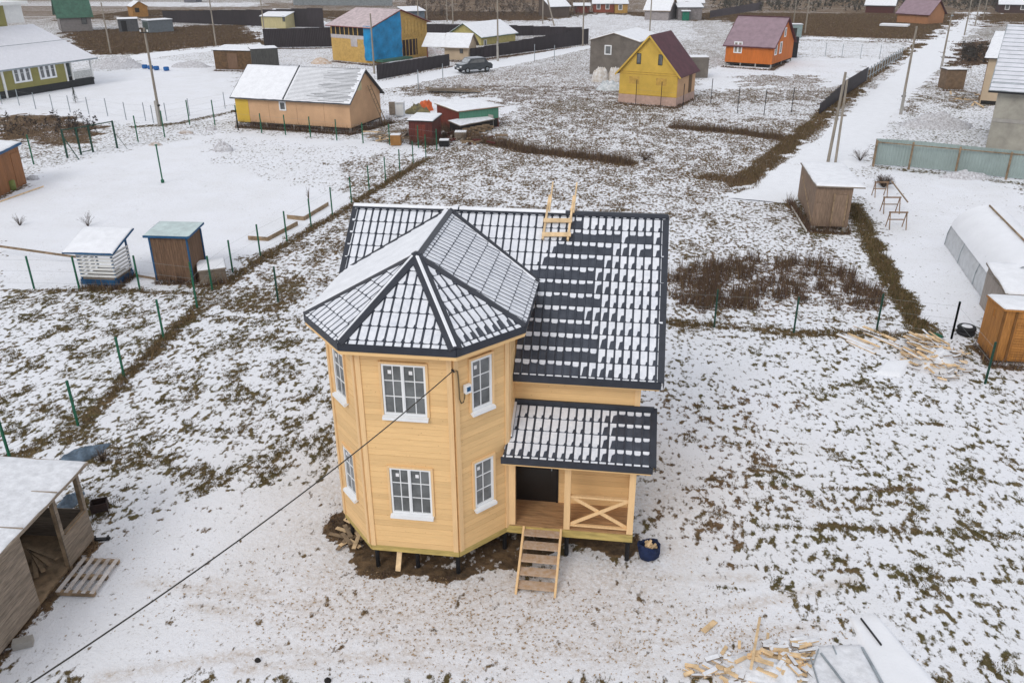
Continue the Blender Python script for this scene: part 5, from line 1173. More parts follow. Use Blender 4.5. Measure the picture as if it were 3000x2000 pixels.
for i in range(9): q.box(D_*.53+i*.36, D_*.53+i*.36+.24, -.058, -.05, 2.7, 2.7+.5)
q.build('lattice', OSB, s.o, P_, r9)
a, b = G(1112, 192), G(1200, 180); tag(MB().beam((a[0], a[1], .5), (b[0], b[1], .5), 1.2, .25).build('pallet_stack', GREENR), 'low green stack with snow right of the blue tarpaulin', 'stack')
a = G(1235, 156); o = lump('plank_heap', mat('plank_heap', (.50, .40, .38, 1), var=.3, col2=(.78, .79, .82, 1)), a, 3.2, 1.6, 1.0, 51); tag(o, 'snow-covered reddish plank heap right of the unfinished house', 'heap')
o = lump('sand_heap', mat('sand', (.42, .24, .11, 1), var=.3, col2=(.7, .68, .66, 1)), G(940, 186), 1.4, .9, .7, 52); tag(o, 'orange brown sand heap left of the unfinished house', 'heap')
# ------------------------------------------------------------------ other middle-distance houses
A, Bq = G(1303, 175), G(1372, 177); s = Bld('beige_shed', 'beige shed with overhanging snowy roof behind the parked car', 'shed', A, Bq, 3.6, BEIGE); he = HT(Bq, 1372, 134); s.gable_x(he, 1.3, .5, roofm=GREYW, sth=.06, ov2=.3); s.win('f', s.W*.65, he-1.0, .45, .6, fm=BLACK, fw=.05); MB().box(-2.6, 0, .0, 3.4, he-.10, he).build('carport_roof', GREYW, s.o); MB().prism([(-3.0, -.5, he-.25), (0, -.5, he-.25), (0, 1.8, he+1.25), (-3.0, 1.8, he+1.25)], (0, 0, .08)).build('carport_slope', SNOWR, s.o)
for x_ in (-2.5,): MB().box(x_, x_+.12, 0, .12, 0, he-.1).build('carport_post', REDL, s.o)
A, Bq, Cq = G(1410, 134), G(1510, 120), G(1340, 93); s = Bld('yellow_green_house', 'low pale yellow house with wide snowy roof behind the sheet fence', 'house', A, Bq, 6.5, mat('pale_yellow', (.45, .39, .15, 1))); he = HT(A, 1420, 108); s.gable_x(he, 1.7, .4, roofm=GREENR, sth=.07, ov2=.4); s.win('f', .6, he-1.6, .7, 1.1, fw=.08)
A, Bq = G(768, 82), G(838, 84); s = Bld('cream_house', 'small cream board house with low snowy roof in the far fenced plot', 'house', A, Bq, 4.5, mat('cream_boards', (.50, .44, .24, 1), stretch=(5, 5, .5))); he = HT(A, 768, 48); s.mono(he, he, he+.9, over=.25, roofm=STEELG, sth=.07); s.win('f', s.W*.9, 1.2, .5, 1.0, fm=BLACK, fw=.05)
o = lump('snow_mound', SNOW, G(925, 76), 3.2, 1.8, 1.1, 61); tag(o, 'rounded snow mound beside the far cream house', 'mound')
A, Bq = G(632, 203), G(745, 206); s = Bld('brown_block_shed', 'long dark brown shed with flat snowy roof', 'shed', A, Bq, 3.0, mat('umber_wall', (.13, .075, .035, 1), var=.25)); he = HT(A, 628, 148); s.mono(he, he, he+.25, over=.15, roofm=BLACK, sth=.10); s.panel('f', 'door', BROWNV, s.W*.35, s.W*.6, .1, he-.3, .04)
A, Bq = G(742, 208), G(820, 204); s = Bld('grey_container', 'dark grey container joined to the brown shed', 'container', A, Bq, 2.6, mat('container_grey', (.085, .085, .08, 1), var=.25, stretch=(6, 6, .5))); he = HT(A, 738, 146); s.mono(he, he, he, over=.05, roofm=BLACK, sth=.08)
for i in range(9): MB().box(s.W*(i+.3)/9, s.W*(i+.6)/9, -.03, 0, .15, he-.15).build('wall_rib', MATS['container_grey'], s.o)
# olive house, far left
A, Bq = G(22, 288), G(204, 258); s = Bld('olive_house', 'olive sided house with white trim and snowy hipped roof at upper left', 'house', A, Bq, 8.0, OLIVE)
dvx = (np.array(Bq)-np.array(A))/np.linalg.norm(np.array(Bq)-np.array(A))
s.plinth(mat('charcoal_plinth', (.03, .032, .034, 1)), .7); he = HT(A, 4, 206); W_ = s.W; D_ = s.D; EX = 3.4
rz1 = he+3.6
MB().box(0, W_, 0, D_, .7, he).build('wall', OLIVE, s.o)
r = MB(); x0, x1 = -6.0, W_+EX; o_ = .5
r.add([(x0, -o_, he-.1), (x1+o_, -o_, he-.1), (x1+o_, D_+o_, he-.1), (x0, D_+o_, he-.1), (x0, D_/2, rz1), (x1-2.9, D_/2, rz1), (x0, -o_, he+.05), (x1+o_, -o_, he+.05), (x1+o_, D_+o_, he+.05), (x0, D_+o_, he+.05)],
      [(3, 2, 1, 0), (6, 7, 5, 4), (7, 8, 5), (8, 9, 4, 5), (0, 1, 7, 6), (1, 2, 8, 7), (2, 3, 9, 8)]); s.roof = r.build('roof', [mat('white_roof', (.74, .75, .80, 1), rough=.6, var=.03)], s.o)
MB().box(-6.0, -.0, 0.02, D_, .7, he).build('side_wing', OLIVE, s.o); MB().box(-6, 0, -.02, D_, -.05, .7).build('side_plinth', MATS['charcoal_plinth'], s.o)
MB().beam((x0, -o_-.02, he-.02), (x1+o_, -o_-.02, he-.02), .04, .16).build('gutter', STEELG, s.o)
MB().beam((x0, 1.6, he+1.98), (x1-.6, 1.6, he+1.98), .03, .05).build('roof_seam', STEELG, s.roof); MB().lathe([(.11, he+2.2), (.11, he+3.3), (.17, he+3.3), (.17, he+3.5)], 8, (1.6, 2.6)).build('vent_pipe', BLACK, s.roof)
for u in (.16, .56):
    wn = s.win('f', W_*u, 1.25, 2.0, 1.75, fw=.16, mull=(.68, 1.32), depth=.07, hbars=(.9,))
MB().box(-.12, .12, -.10, .02, .7, he).build('corner_trim', WHITEP, s.o); MB().box(W_-.1, W_+.1, -.06, .02, .7, he).build('corner_trim', WHITEP, s.o); MB().box(-.1, .12, -.04, .0, .0, .7).build('corner_trim', WHITEP, s.o)
# porch at its right end
MB().box(W_, W_+EX, 0, 3.0, .5, .72).build('porch_floor', MATS['charcoal_plinth'], s.o); MB().box(W_+.05, W_+EX-.05, .05, 2.95, -.05, .5).build('porch_plinth', MATS['charcoal_plinth'], s.o)
for x_ in (W_+.7, W_+EX-.16): MB().box(x_, x_+.16, 0, .16, .72, he-.1).build('porch_post', WHITEP, s.o)
MB().box(W_+.86, W_+EX-.16, .03, .09, 1.62, 1.72).build('porch_rail', WHITEP, s.o); MB().box(W_+.86, W_+EX-.16, .04, .08, .78, 1.55).build('porch_lattice', mat('white_lattice', (.55, .56, .55, 1), var=.2, scale=9), s.o); MB().box(W_+.9, W_+EX-.2, 2.9, 2.95, .75, he-.1).build('porch_screen', mat('porch_glass', (.16, .20, .20, 1), var=.4, scale=1.5), s.o)
# upper storey behind
MB().box(-6.0, W_*.68, D_*.52, D_+3, he+1.0, rz1+2.0).build('upper_wall', OLIVE, s.o); MB().box(-6.3, W_*.68+2.4, D_*.52-.7, D_+3.4, rz1+2.0, rz1+2.3).build('upper_roof', WHITEP, s.o); MB().box(W_*.68, W_*.68+2.2, D_*.52+.2, D_+3, rz1+.2, rz1+2.0).build('upper_balcony', WHITEP, s.o)
# rubble heap beside, blue barrels, fir sapling
for i, (px, py, sx_, sy_, sz_, lb) in enumerate(((345, 196, 3.6, 2.2, 1.0, 'large grassy snow heap right of the olive house'), (560, 196, 2.6, 1.2, .6, 'brown rubble heap before the brown shed'), (655, 440, .75, .5, .55, 'gravel heap with a pale hole in the clean yard'), (620, 380, .5, .3, .25, 'small rubble heap in front of the peach house yellow end'), (455, 425, .6, .35, .2, 'low clay heap behind the green post'), (545, 390, .7, .3, .2, 'clay clods on the snow near the back fence'), (2740, 370, 3.0, 1.4, .9, 'snowy gravel mound behind the pale green fence'), (2830, 520, 1.6, .6, .35, 'snowy brushwood heap in front of the pale green fence'))):
    o = lump('earth_heap', GRAVEL if i not in (4, 5) else mat('clay', (.26, .17, .10, 1), var=.4, scale=4, col2=(.72, .72, .74, 1)), G(px, py), sx_, sy_, sz_, 70+i, rough=.55); tag(o, lb, 'heap')
for i in range(4):
    q = G(425+i*17+(12 if i > 2 else 0), 201+i*2.2); o = MB().lathe([(.30, 0), (.33, .06), (.33, .38), (.28, .42)], 12).build('blue_barrel', mat('barrel_blue', (.015, .12, .36, 1)), None, (q[0], q[1], .03), smooth=True); tag(o, ('first', 'second', 'third', 'fourth')[i]+' blue barrel from the left beside the rubble heap', 'barrel', 'blue barrels')
def conifer(label, px, py, h_):
    q = G(px, py); o = thing('fir_sapling', label, 'fir tree', (q[0], q[1], 0)); MB().tube([(0, 0, -.05), (0, 0, h_*.95)], .03, 6, r2=.008).build('trunk', TWIG, o); m = MB(); r_ = random.Random(3)
    for i in range(420):
        f = r_.random()**.8; a = r_.uniform(0, 6.28); R_ = (1-f)*h_*.24*r_.uniform(.3, 1); z = .06+f*h_*.93; p = Vector((R_*math.cos(a), R_*math.sin(a), z)); d = Vector((math.cos(a), math.sin(a), -.25))*.10; t_ = Vector((-math.sin(a), math.cos(a), 0))*.035
        m.add([p-d*.5-t_, p-d*.5+t_, p+d], [(0, 1, 2)])
    m.build('crown', mat('fir_green', (.022, .050, .030, 1), var=.3), o)
conifer('small dark green fir sapling on the clean snow before the olive house', 222, 300, 1.5)
# grey house with green roof
A, Bq = G(183, 95), G(273, 91); s = Bld('green_roof_house', 'grey house with dull green gambrel roof at upper left', 'house', A, Bq, 7.5, mat('house_grey', (.22, .205, .20, 1), var=.1)); he = HT(A, 175, 48); s.gable_x(he, 3.4, .3, roofm=GREENR, snow=None, ov2=.5, pk=.35); s.win('f', s.W*.68, 1.2, .9, 1.3, fm=BLACK, fw=.06)
P_, r9, _ = s.face('l'); window(s.o, P_, r9, s.D*.4, he+.6, 1.0, 1.4, fm=BLACK); MB().box(-.02, .02, -.02, 0, .2, he).build('drain_pipe', BLACK, s.o)
A, Bq = G(392, 52), G(436, 50); s = Bld('orange_cabin', 'small orange gabled cabin in the far left field', 'cabin', A, Bq, 4.0, mat('cabin_orange', (.40, .20, .05, 1), var=.15)); he = HT(A, 390, 20); s.gable_y(he, 1.0, .2, roofm=LUM, sth=.03); s.panel('f', 'opening', DARKG, .5, s.W*.45, 1.0, he-.3, .03)
A, Bq = G(350, 95), G(408, 93); s = Bld('slate_shed', 'low slate grey shed left of the pale blue shed', 'shed', A, Bq, 2.5, mat('slate', (.10, .105, .115, 1), var=.15)); s.mono(2.1, 2.1, 2.2, over=.1, roofm=BLACK, sth=.06); s.panel('f', 'door', BLACK, .5, 1.4, .1, 1.9)
A, Bq = G(440, 98), G(510, 93); s = Bld('blue_grey_shed', 'pale blue grey container shed with snowy roof in the far left field', 'shed', A, Bq, 2.6, mat('blue_grey', (.17, .20, .225, 1), var=.12)); he = HT(A, 438, 62); s.mono(he, he, he, over=.1, roofm=STEELG, sth=.10); s.panel('l', 'door', mat('door_green', (.06, .085, .08, 1)), .4, 2.2, .1, he-.2)
# ------------------------------------------------------------------ right side
A, Bq, Cq = G(2376, 671), G(2479, 676), G(2310, 583)
s = Bld('brown_grey_shed', 'brown grey board shed with snowy slanting roof beside the road', 'shed', A, Bq, dwn(A, Cq, Bq), GREYV); s.b = .18
hf = HT(A, 2380, 545); hb_ = HT(Cq, 2322, 480); W_ = s.W
s.mono(hf, hf, hb_, over=.12, roofm=GREYW, sth=.09, ovs=(.10, .55, .18, .12)); D_ = s.D
s.clad('f', GREYV, .13, .02, True, hf-.02, holes=[(W_*.50, W_*.88, 0, hf-.35)]); P_, r9, L_ = s.face('l'); s.clad('l', GREYV, .13, .02, True, None, topfn=lambda u: hb_+(hf-hb_)*u/L_-.02, holes=[(L_*.66, L_*.74, .95, 1.5)]); s.clad('r', GREYV, .13, .02, True, None, topfn=lambda u: hf+(hb_-hf)*u/D_-.02)
dr = s.panel('f', 'door', GREYV, W_*.51, W_*.87, .22, hf-.37, .045)
for u in (W_*.50, W_*.86): MB().box(u, u+.07, -.06, -.02, .2, hf-.33).build('door_trim', LUM, s.o)
MB().box(0, W_*.5, -.035, -.02, hf*.62, hf*.62+.08).build('batten', GREYV, s.o); MB().beam((-.03, D_*.9, hf*.72), (-.03, .1, .35), .03, .10).build('batten', LUM, s.o)
for x_, y_ in ((.1, .1), (W_-.1, .1), (.1, D_-.1), (W_-.1, D_-.1)): MB().box(x_-.1, x_+.1, y_-.1, y_+.1, -.05, .18).build('foundation_block', CONC, s.o)
a, b = G(2318, 610), G(2362, 683); tag(MB().beam((a[0], a[1], .10), (b[0], b[1], .10), .05, .08).build('pale_pipe', mat('pipe_pale', (.6, .58, .54, 1))), 'pale pipe lying along the left wall of the brown grey shed', 'pipe')
# sawhorses
def sawhorse(label, px, py, rz, w_=.85):
    q = G(px, py); o = thing('sawhorse', label, 'sawhorse', (q[0], q[1], 0), rz); WD = mat('sawhorse_wood', (.27, .17, .10, 1), var=.2)
    for x_ in (-w_/2, w_/2):
        for sg in (-1, 1): MB().beam((x_, sg*.28, -.02), (x_, sg*.0, .88), .04, .04).build('leg', WD, o)
    MB().beam((-w_/2-.06, 0, .84), (w_/2+.06, 0, .84), .05, .07).build('top_beam', WD, o); MB().beam((-w_/2, .2, .4), (w_/2, .2, .4), .04, .05).build('stretcher', WD, o)
sawhorse('wooden sawhorse nearest the camera on the snow right of the brown shed', 2624, 668, .1); sawhorse('middle wooden sawhorse beside the bare bush', 2606, 622, .1); sawhorse('wooden trestle just below the bare round bush', 2576, 575, .1, .7)
a, b = G(2604, 575), G(2650, 640); tag(MB().beam((a[0], a[1], .90), (b[0], b[1], .90), .06, .05).build('wooden_beam', LUM), 'wooden beam laid across the sawhorses', 'beam')
def bush(label, px, py, r_, h_, n=160, seed=1, m=TWIG, name='bare_bush'):
    q = G(px, py); R = random.Random(seed); o = thing(name, label, 'bush', (q[0], q[1], 0)); st = MB(); tw = MB()
    for i in range(n):
        a = R.uniform(0, 6.28); e = R.uniform(.15, 1.0); d = Vector((math.cos(a)*r_*(1-e*.6), math.sin(a)*r_*(1-e*.6), h_*(.35+.65*e)*R.uniform(.6, 1))); mid = d*.5+Vector((R.uniform(-.1, .1)*r_, R.uniform(-.1, .1)*r_, .08*h_))
        (st if i < 12 else tw).tube([(0, 0, -.03), mid, d], .014 if i < 12 else .006, 3, r2=.003)
        for k in range(2): e_ = mid.lerp(d, R.random()); tw.tube([e_, e_+Vector((R.uniform(-.2, .2), R.uniform(-.2, .2), R.uniform(.05, .25)))*r_], .005, 3, r2=.002)
    st.build('stem', m, o); tw.build('twigs', m, o)
bush('bare round brown bush behind the sawhorses', 2588, 548, .75, .85, 260, 2)
bush('bare twiggy shrub behind the slatted booth', 258, 662, .5, .9, 26, 3); bush('sparse bare shrub at left of the clean yard', 58, 660, .45, .8, 22, 4); bush('sparse dry stalks near the garden beds', 905, 583, .2, 1.0, 12, 5)
bush('sparse twiggy shrub by the corner of the pale green fence', 2520, 470, .9, .9, 60, 6)
bush('dry weed clump by the blue-grey tarpaulin', 300, 1350, .35, .45, 60, 7)
bush('dry brown weed clump right of the field edge', 1890, 470, .8, .8, 80, 8)
# greenhouse tunnel under snow
a, b = np.array(G(2768, 716)), np.array(G(2876, 872)); d = (a-b)/np.linalg.norm(a-b); L_ = float(np.linalg.norm(a-b))+1.2; rz = math.atan2(d[1], d[0])
GH = thing('polytunnel', 'arched polytunnel greenhouse buried under snow at the right edge', 'greenhouse', (b[0]-d[0]*1.2, b[1]-d[1]*1.2, 0), rz); R_ = 1.55; HH = 2.0
def arch(y0, x0, x1, inset=0.0, n=18, thick=.02, a0=0.0, a1=math.pi, bumpy=0):
    m = MB(); vs = []; nx_ = max(2, int((x1-x0)/.4))
    for i in range(nx_+1):
        for j in range(n+1):
            t_ = a0+(a1-a0)*j/n; rr = 1+inset+bumpy*random.uniform(-.012, .012); vs.append((x0+(x1-x0)*i/nx_, -R_+R_*rr*math.cos(t_), HH*rr*math.sin(t_)**.8))
    m.add(vs, [(i*(n+1)+j, (i+1)*(n+1)+j, (i+1)*(n+1)+j+1, i*(n+1)+j+1) for i in range(nx_) for j in range(n)]); return m
arch(0, 0, L_).build('film_cover', FILM, GH, smooth=True); stuff(arch(0, -.03, L_+.03, .03, a0=.40, a1=math.pi-.40, bumpy=1).build('snow_cover', SNOW, GH, smooth=True))
for i in range(4):
    x_ = L_*i/3; MB().tube([(x_, -R_+R_*1.012*math.cos(math.pi*j/16), HH*1.012*math.sin(math.pi*j/16)**.8) for j in range(17)], .02, 5).build('hoop', STEELG, GH)
m = MB(); m.add([(L_, -R_+R_*math.cos(math.pi*j/16), HH*math.sin(math.pi*j/16)**.8) for j in range(17)]+[(L_, -R_, 0)], [(17, j, j+1) for j in range(16)]); m.build('end_wall', FILM, GH)
m = MB(); m.add([(0, -R_+R_*math.cos(math.pi*j/16), HH*math.sin(math.pi*j/16)**.8) for j in range(17)]+[(0, -R_, 0)], [(17, j+1, j) for j in range(16)]); m.build('end_wall', FILM, GH)
MB().tube([(L_*.98, -R_*.98, HH+.11), (L_*.2, -R_*1.0, HH+.11)], .04, 6).build('ridge_pole', LUM, GH)
# grey shed and orange shed at the right edge
Lb, Fc = G(2856, 932), G(2925, 1010); h_ = HT(Lb, 2884, 792)
s = Bld('pale_grey_shed', 'pale grey shed with snowy roof behind the orange shed', 'shed', G(2925, 965), G(2925, 965)+np.array([1.9, -.15, 0]), 2.6, mat('pale_boards', (.33, .29, .26, 1), var=.15, stretch=(6, 6, .6))); hs_ = HT(G(2925, 965), 2945, 862); s.mono(hs_, hs_, hs_+.25, over=.1, roofm=GREYW, sth=.08)
P_, r9, L_ = s.face('l'); window(s.o, P_, r9, L_*.7, hs_-.7, .35, .3, fm=LUM, fw=.05); s.clad('l', MATS['pale_boards'], .16, .018, True, hs_-.01)
A = G(2904, 1062); Bq = A+np.array([1.75, -.05, 0]); Cq = G(2858, 1008)
s = Bld('orange_shed', 'orange stained board shed with slatted door and snowy roof at the right edge', 'shed', A, Bq, dwn(A, Cq, Bq), ORANGEW); s.b = .1; h_ = HT(A, 2935, 908); hb_ = HT(Cq, 2896, 872); W_, D_ = s.W, s.D
s.mono(h_, h_, hb_, over=.1, roofm=ORANGEW, sth=.07, ovs=(.05, .15, .12, .1)); P_, r9, L_ = s.face('l')
s.clad('l', ORANGEW, .13, .02, True, None, topfn=lambda u: hb_+(h_-hb_)*u/L_-.02, holes=[(L_*.5, L_*.62, h_-.5, h_-.25)]); s.clad('f', ORANGEW, .13, .02, True, h_-.02, holes=[(.45, 1.42, 0, h_-.25)])
for x_ in (0.0, .38, 1.42): MB().box(x_-.02, x_+.06, -.05, -.015, .08, h_-.02).build('corner_trim', mat('dark_orange_trim', (.17, .075, .02, 1)), s.o)
MB().box(.45, 1.42, -.02, .0, .12, h_-.27).build('door', ORANGEW, s.o)
for i in range(14): MB().box(.50, 1.37, -.04, -.022, .2+i*(h_-.6)/14, .2+(i+.86)*(h_-.6)/14).build('door_slat', ORANGEW, s.o)
# black tub, tyre
q = G(2828, 978); TB = thing('tyre_stack', 'stack of black tyres beside the orange shed', 'tyre', (q[0], q[1], 0))
for i in range(2): MB().lathe([(.20, .0+.17*i), (.30, .01+.17*i), (.335, .06+.17*i), (.335, .11+.17*i), (.30, .16+.17*i), (.21, .165+.17*i), (.205, .08+.17*i)], 18).build('tyre', RUBBER, TB, smooth=True)
stuff(MB().lathe([(.20, .30), (.19, .33), (.05, .34)], 12).build('snow_cap', SNOWT, TB))
# right edge building with tiled roof, lean-to, hut
A = np.array(G(2885, 440)); Bq = A+np.array([8.3, -3.6, 0])
s = Bld('block_house', 'pale blockwork house with snow-dusted tiled roof at upper right', 'house', A, Bq, 9.0, BLOCKS); he = HT(A, 2930, 250); s.gable_x(he, 3.6, .5, roofm=STEELG, snow=mat('dusty_snow', (.66, .68, .74, 1), var=.06, scale=2), sth=.03, ov2=.6)
q = MB(); nrow = 16
for i in range(nrow):
    f = (i+.5)/nrow; y = -.45+(s.p+.4)*f; z = s.h-s.sl[0]*.45+s.sl[0]*(s.p+.4)*f; q.beam((-.55, y, z+.122), (s.W+.5, y, z+.122), .05, .012, up=(0, -s.sl[0], 1))
stuff(q.build('tile_rows', STEELG, s.roof)); MB().beam((-.5, .1, s.h+.16), (s.W+.5, .1, s.h+.16), .06, .10).build('snow_guard', STEELG, s.roof); MB().beam((-.6, -.52, s.h-.40), (s.W+.6, -.52, s.h-.40), .1, .12).build('gutter', BLACK, s.o)
s.panel('f', 'beam_band', CONC, .0, s.W, he*.45, he*.45+.25, .04); s.win('f', 2.6, 1.2, 1.2, 1.4, fm=BLACK); s.win('l', 4, 3.4, 1.0, 1.3, fm=BLACK)
A = np.array(G(2868, 305)); Bq = A+np.array([3.4, -1.5, 0]); s = Bld('beige_annex', 'beige walled annex with smooth snowy lean-to roof beside the block house', 'annex', A, Bq, 6.0, BEIGE); he = HT(A, 2899, 168); s.mono(he, he, he+1.6, over=.4, roofm=BLACK, sth=.05); s.panel('f', 'painted_base_shadow', DARKG, .1, s.W-.1, .02, .35, .02); s.panel('l', 'corner_trim', BROWNV, s.D-.25, s.D, .0, he-.1, .05); s.win('f', 1.3, 1.5, .9, 1.2)  # dark panel paints in shade along the annex foot
A, Bq = G(2766, 262), G(2822, 262); s = Bld('brown_hut', 'small brown plank hut with flat snowy roof near the road', 'hut', A, Bq, 1.6, mat('hut_brown', (.20, .135, .085, 1), var=.2)); he = HT(A, 2768, 206); s.mono(he, he, he, over=.08, roofm=BLACK, sth=.09)
for i in range(6): MB().box(s.W*i/6+.01, s.W*(i+1)/6-.01, -.02, 0, .1, he-.02).build('board', MATS['hut_brown'], s.o)
q = G(2815, 300)
for i in range(22):
    p = G(random.uniform(2770, 2870), random.uniform(275, 312)); L_ = random.uniform(.8, 2.2); o = MB().box(-L_/2, L_/2, -.08, .08, -.03, .03).build('scrap_plank', (LUM, RAW, GREYW)[i % 3], None, (p[0], p[1], .08+.07*(i % 6)), random.uniform(0, 3)); o.rotation_euler[1] = random.uniform(-.3, .3); tag(o, 'loose plank in the timber heap beside the brown plank hut', 'plank', 'timber heap by the brown hut')
# parked car
cq = G(1388, 212); cd_ = np.array(G(1440, 203))-np.array(G(1330, 222)); CR = thing('parked_car', 'dark grey car with snow-dusted roof parked on the lane by the sheet fence', 'car', (cq[0], cq[1], .05), math.atan2(cd_[1], cd_[0])+math.pi-.35)
prof = [(-2.1, .35), (-2.15, .75), (-1.9, 1.0), (-1.55, 1.05), (-1.1, 1.58), (.75, 1.60), (1.25, 1.10), (2.0, .95), (2.15, .65), (2.1, .35)]
MB().prism([(x_, -.85, z_) for x_, z_ in prof], (0, 1.7, 0)).build('body', CARB, CR); stuff(MB().box(-1.05, .7, -.78, .78, 1.58, 1.64).build('snow_layer', CARS, CR))
MB().prism([(-1.0, -.86, 1.08), (1.05, -.86, 1.12), (.68, -.86, 1.50), (-.98, -.86, 1.50)], (0, .02, 0)).build('side_window', PANE, CR); MB().prism([(-1.0, .84, 1.08), (1.05, .84, 1.12), (.68, .84, 1.50), (-.98, .84, 1.50)], (0, .02, 0)).build('side_window', PANE, CR)
MB().prism([(1.24, -.72, 1.13), (1.24, .72, 1.13), (.80, .66, 1.56), (.80, -.66, 1.56)], (.02, 0, .02)).build('windscreen', CARS, CR); MB().prism([(1.3, -.75, 1.10), (1.3, .75, 1.10), (2.0, .7, .97), (2.0, -.7, .97)], (0, 0, .02)).build('snow_layer', CARS, CR)
for x_ in (-1.35, 1.35):
    for y_ in (-.80, .80):
        wh = MB().lathe([(.20, -.1), (.33, -.1), (.33, .1), (.20, .1)], 14).build('wheel', RUBBER, CR, (x_, y_, .33)); wh.rotation_euler = (math.pi/2, 0, 0)
        MB().lathe([(.19, -.105), (.19, .105)], 10).build('rim', STEELG, wh)
for y_ in (-.6, .6): B1('headlight', PVC, CR, 2.08, 2.16, y_-.16, y_+.16, .68, .82)
B1('number_plate', WHITEP, CR, 2.12, 2.17, -.26, .26, .48, .58); B1('bumper', BLACK, CR, 2.05, 2.15, -.8, .8, .36, .50)
# ------------------------------------------------------------------ far row
def farhouse(label, p0, p1, hp, D, wm, roofm=STEELG, kind='x', rise=1.6, snow=SNOWR, wins=1, name='far_house', sth=.08, cat='house'):
    A, Bq = G(*p0), G(*p1); s = Bld(name, label, cat, A, Bq, D, wm); he = HT(A, *hp)
    if kind == 'x': s.gable_x(he, rise, .4, roofm=roofm, snow=snow, sth=sth)
    elif kind == 'y': s.gable_y(he, rise, .4, roofm=roofm, snow=snow, sth=sth)
    else: s.mono(he, he, he+rise, over=.3, roofm=roofm, snow=snow, sth=sth)
    for i in range(wins): s.win('f', s.W*(i+.35)/(wins+.3), he*.35, .9, 1.2, fw=.12)
    if not wins: s.panel('f', 'door', wm, s.W*.4, s.W*.6, .05, he*.8, .06)
    return s
farhouse('far brick red house with snowy roof left of the ochre annex', (1738, 38), (1798, 38), (1738, 10), 6, mat('brick_red', (.30, .085, .05, 1), var=.15), wins=2)
farhouse('far ochre annex joined to the brick red house', (1801, 40), (1838, 40), (1801, 12), 5, mat('ochre', (.46, .27, .07, 1), var=.12), kind='m', rise=.8)
farhouse('far dark red shed left of the brick red house', (1682, 40), (1727, 40), (1682, 18), 4, REDL, kind='m', rise=.3, wins=0, cat='shed', name='far_shed')
farhouse('far dark shed with large snowy roof in the brown field', (1612, 52), (1668, 50), (1606, 20), 6, mat('umber2', (.10, .075, .06, 1)), kind='m', rise=2.4, wins=0, cat='shed', name='far_shed')
farhouse('far white-roofed house with wooden gable', (1888, 58), (1958, 60), (1886, 28), 6, mat('grey_render', (.33, .30, .30, 1), var=.15), roofm=LUM, rise=2.2, wins=0)
farhouse('far grey annex behind the green cabin', (1986, 60), (2055, 60), (1986, 22), 5, mat('grey_annex', (.22, .20, .20, 1), var=.2), kind='m', rise=.6, wins=0, cat='shed', name='far_shed')
s = farhouse('small green portable toilet beside the far grey annex', (1999, 61), (2018, 61), (1999, 34), 1.3, mat('toilet_green', (.01, .16, .10, 1)), kind='m', rise=.1, wins=0, cat='toilet', name='portable_toilet')
farhouse('far slate roofed house behind the grey annex', (1985, 25), (2060, 25), (1985, 8), 6, STEELG, wins=1)
farhouse('far maroon house with white roof right of the brown field', (2534, 38), (2616, 40), (2534, 14), 5, mat('maroon', (.095, .028, .024, 1)), wins=0, rise=1.3)
s = farhouse('far orange shed with frosted roof beside the road', (2626, 66), (2716, 72), (2630, 36), 5.5, mat('shed_orange', (.40, .19, .09, 1), var=.1, stretch=(3, 3, .5)), roofm=BURG, snow=MAUVE, wins=0, rise=2.2, cat='shed', name='far_shed', sth=.02)
farhouse('far brown house with white roof at the upper right corner', (2925, 38), (3030, 40), (2925, 12), 7, mat('brown_far', (.075, .045, .04, 1)), wins=2, rise=1.6)
farhouse('far orange red shed at the top centre', (1065, 8), (1128, 8), (1065, -5), 5, mat('far_orange', (.38, .11, .04, 1)), wins=0, rise=1.0, cat='shed', name='far_shed')
farhouse('far blue grey shed with snowy roof behind the unfinished house', (1190, 66), (1245, 64), (1190, 34), 5, mat('far_blue', (.12, .15, .18, 1), var=.3), kind='m', rise=.5, wins=0, cat='shed', name='far_shed')
farhouse('far grey shed with snowy roof at the top left of centre', (540, 8), (575, 8), (540, -6), 4, mat('far_grey', (.15, .15, .17, 1)), kind='m', rise=.4, wins=0, cat='shed', name='far_shed')
a, b = G(2580, 77), G(2662, 80); tag(MB().beam((a[0], a[1], .3), (b[0], b[1], .3), 3.0, .3).build('snowy_platform', SNOW), 'snow-covered low platform beside the far orange shed', 'platform')
for i in range(8):
    px = random.uniform(880, 1150); a, b = G(860, 14), G(1150, 14)
a, b = G(860, 18), G(1150, 20); tag(MB().beam((a[0], a[1], 1.2), (b[0], b[1], 1.2), .2, 2.0).build('long_wall', mat('far_wall', (.24, .27, .29, 1), var=.2)), 'long pale grey wall behind the unfinished house', 'wall')
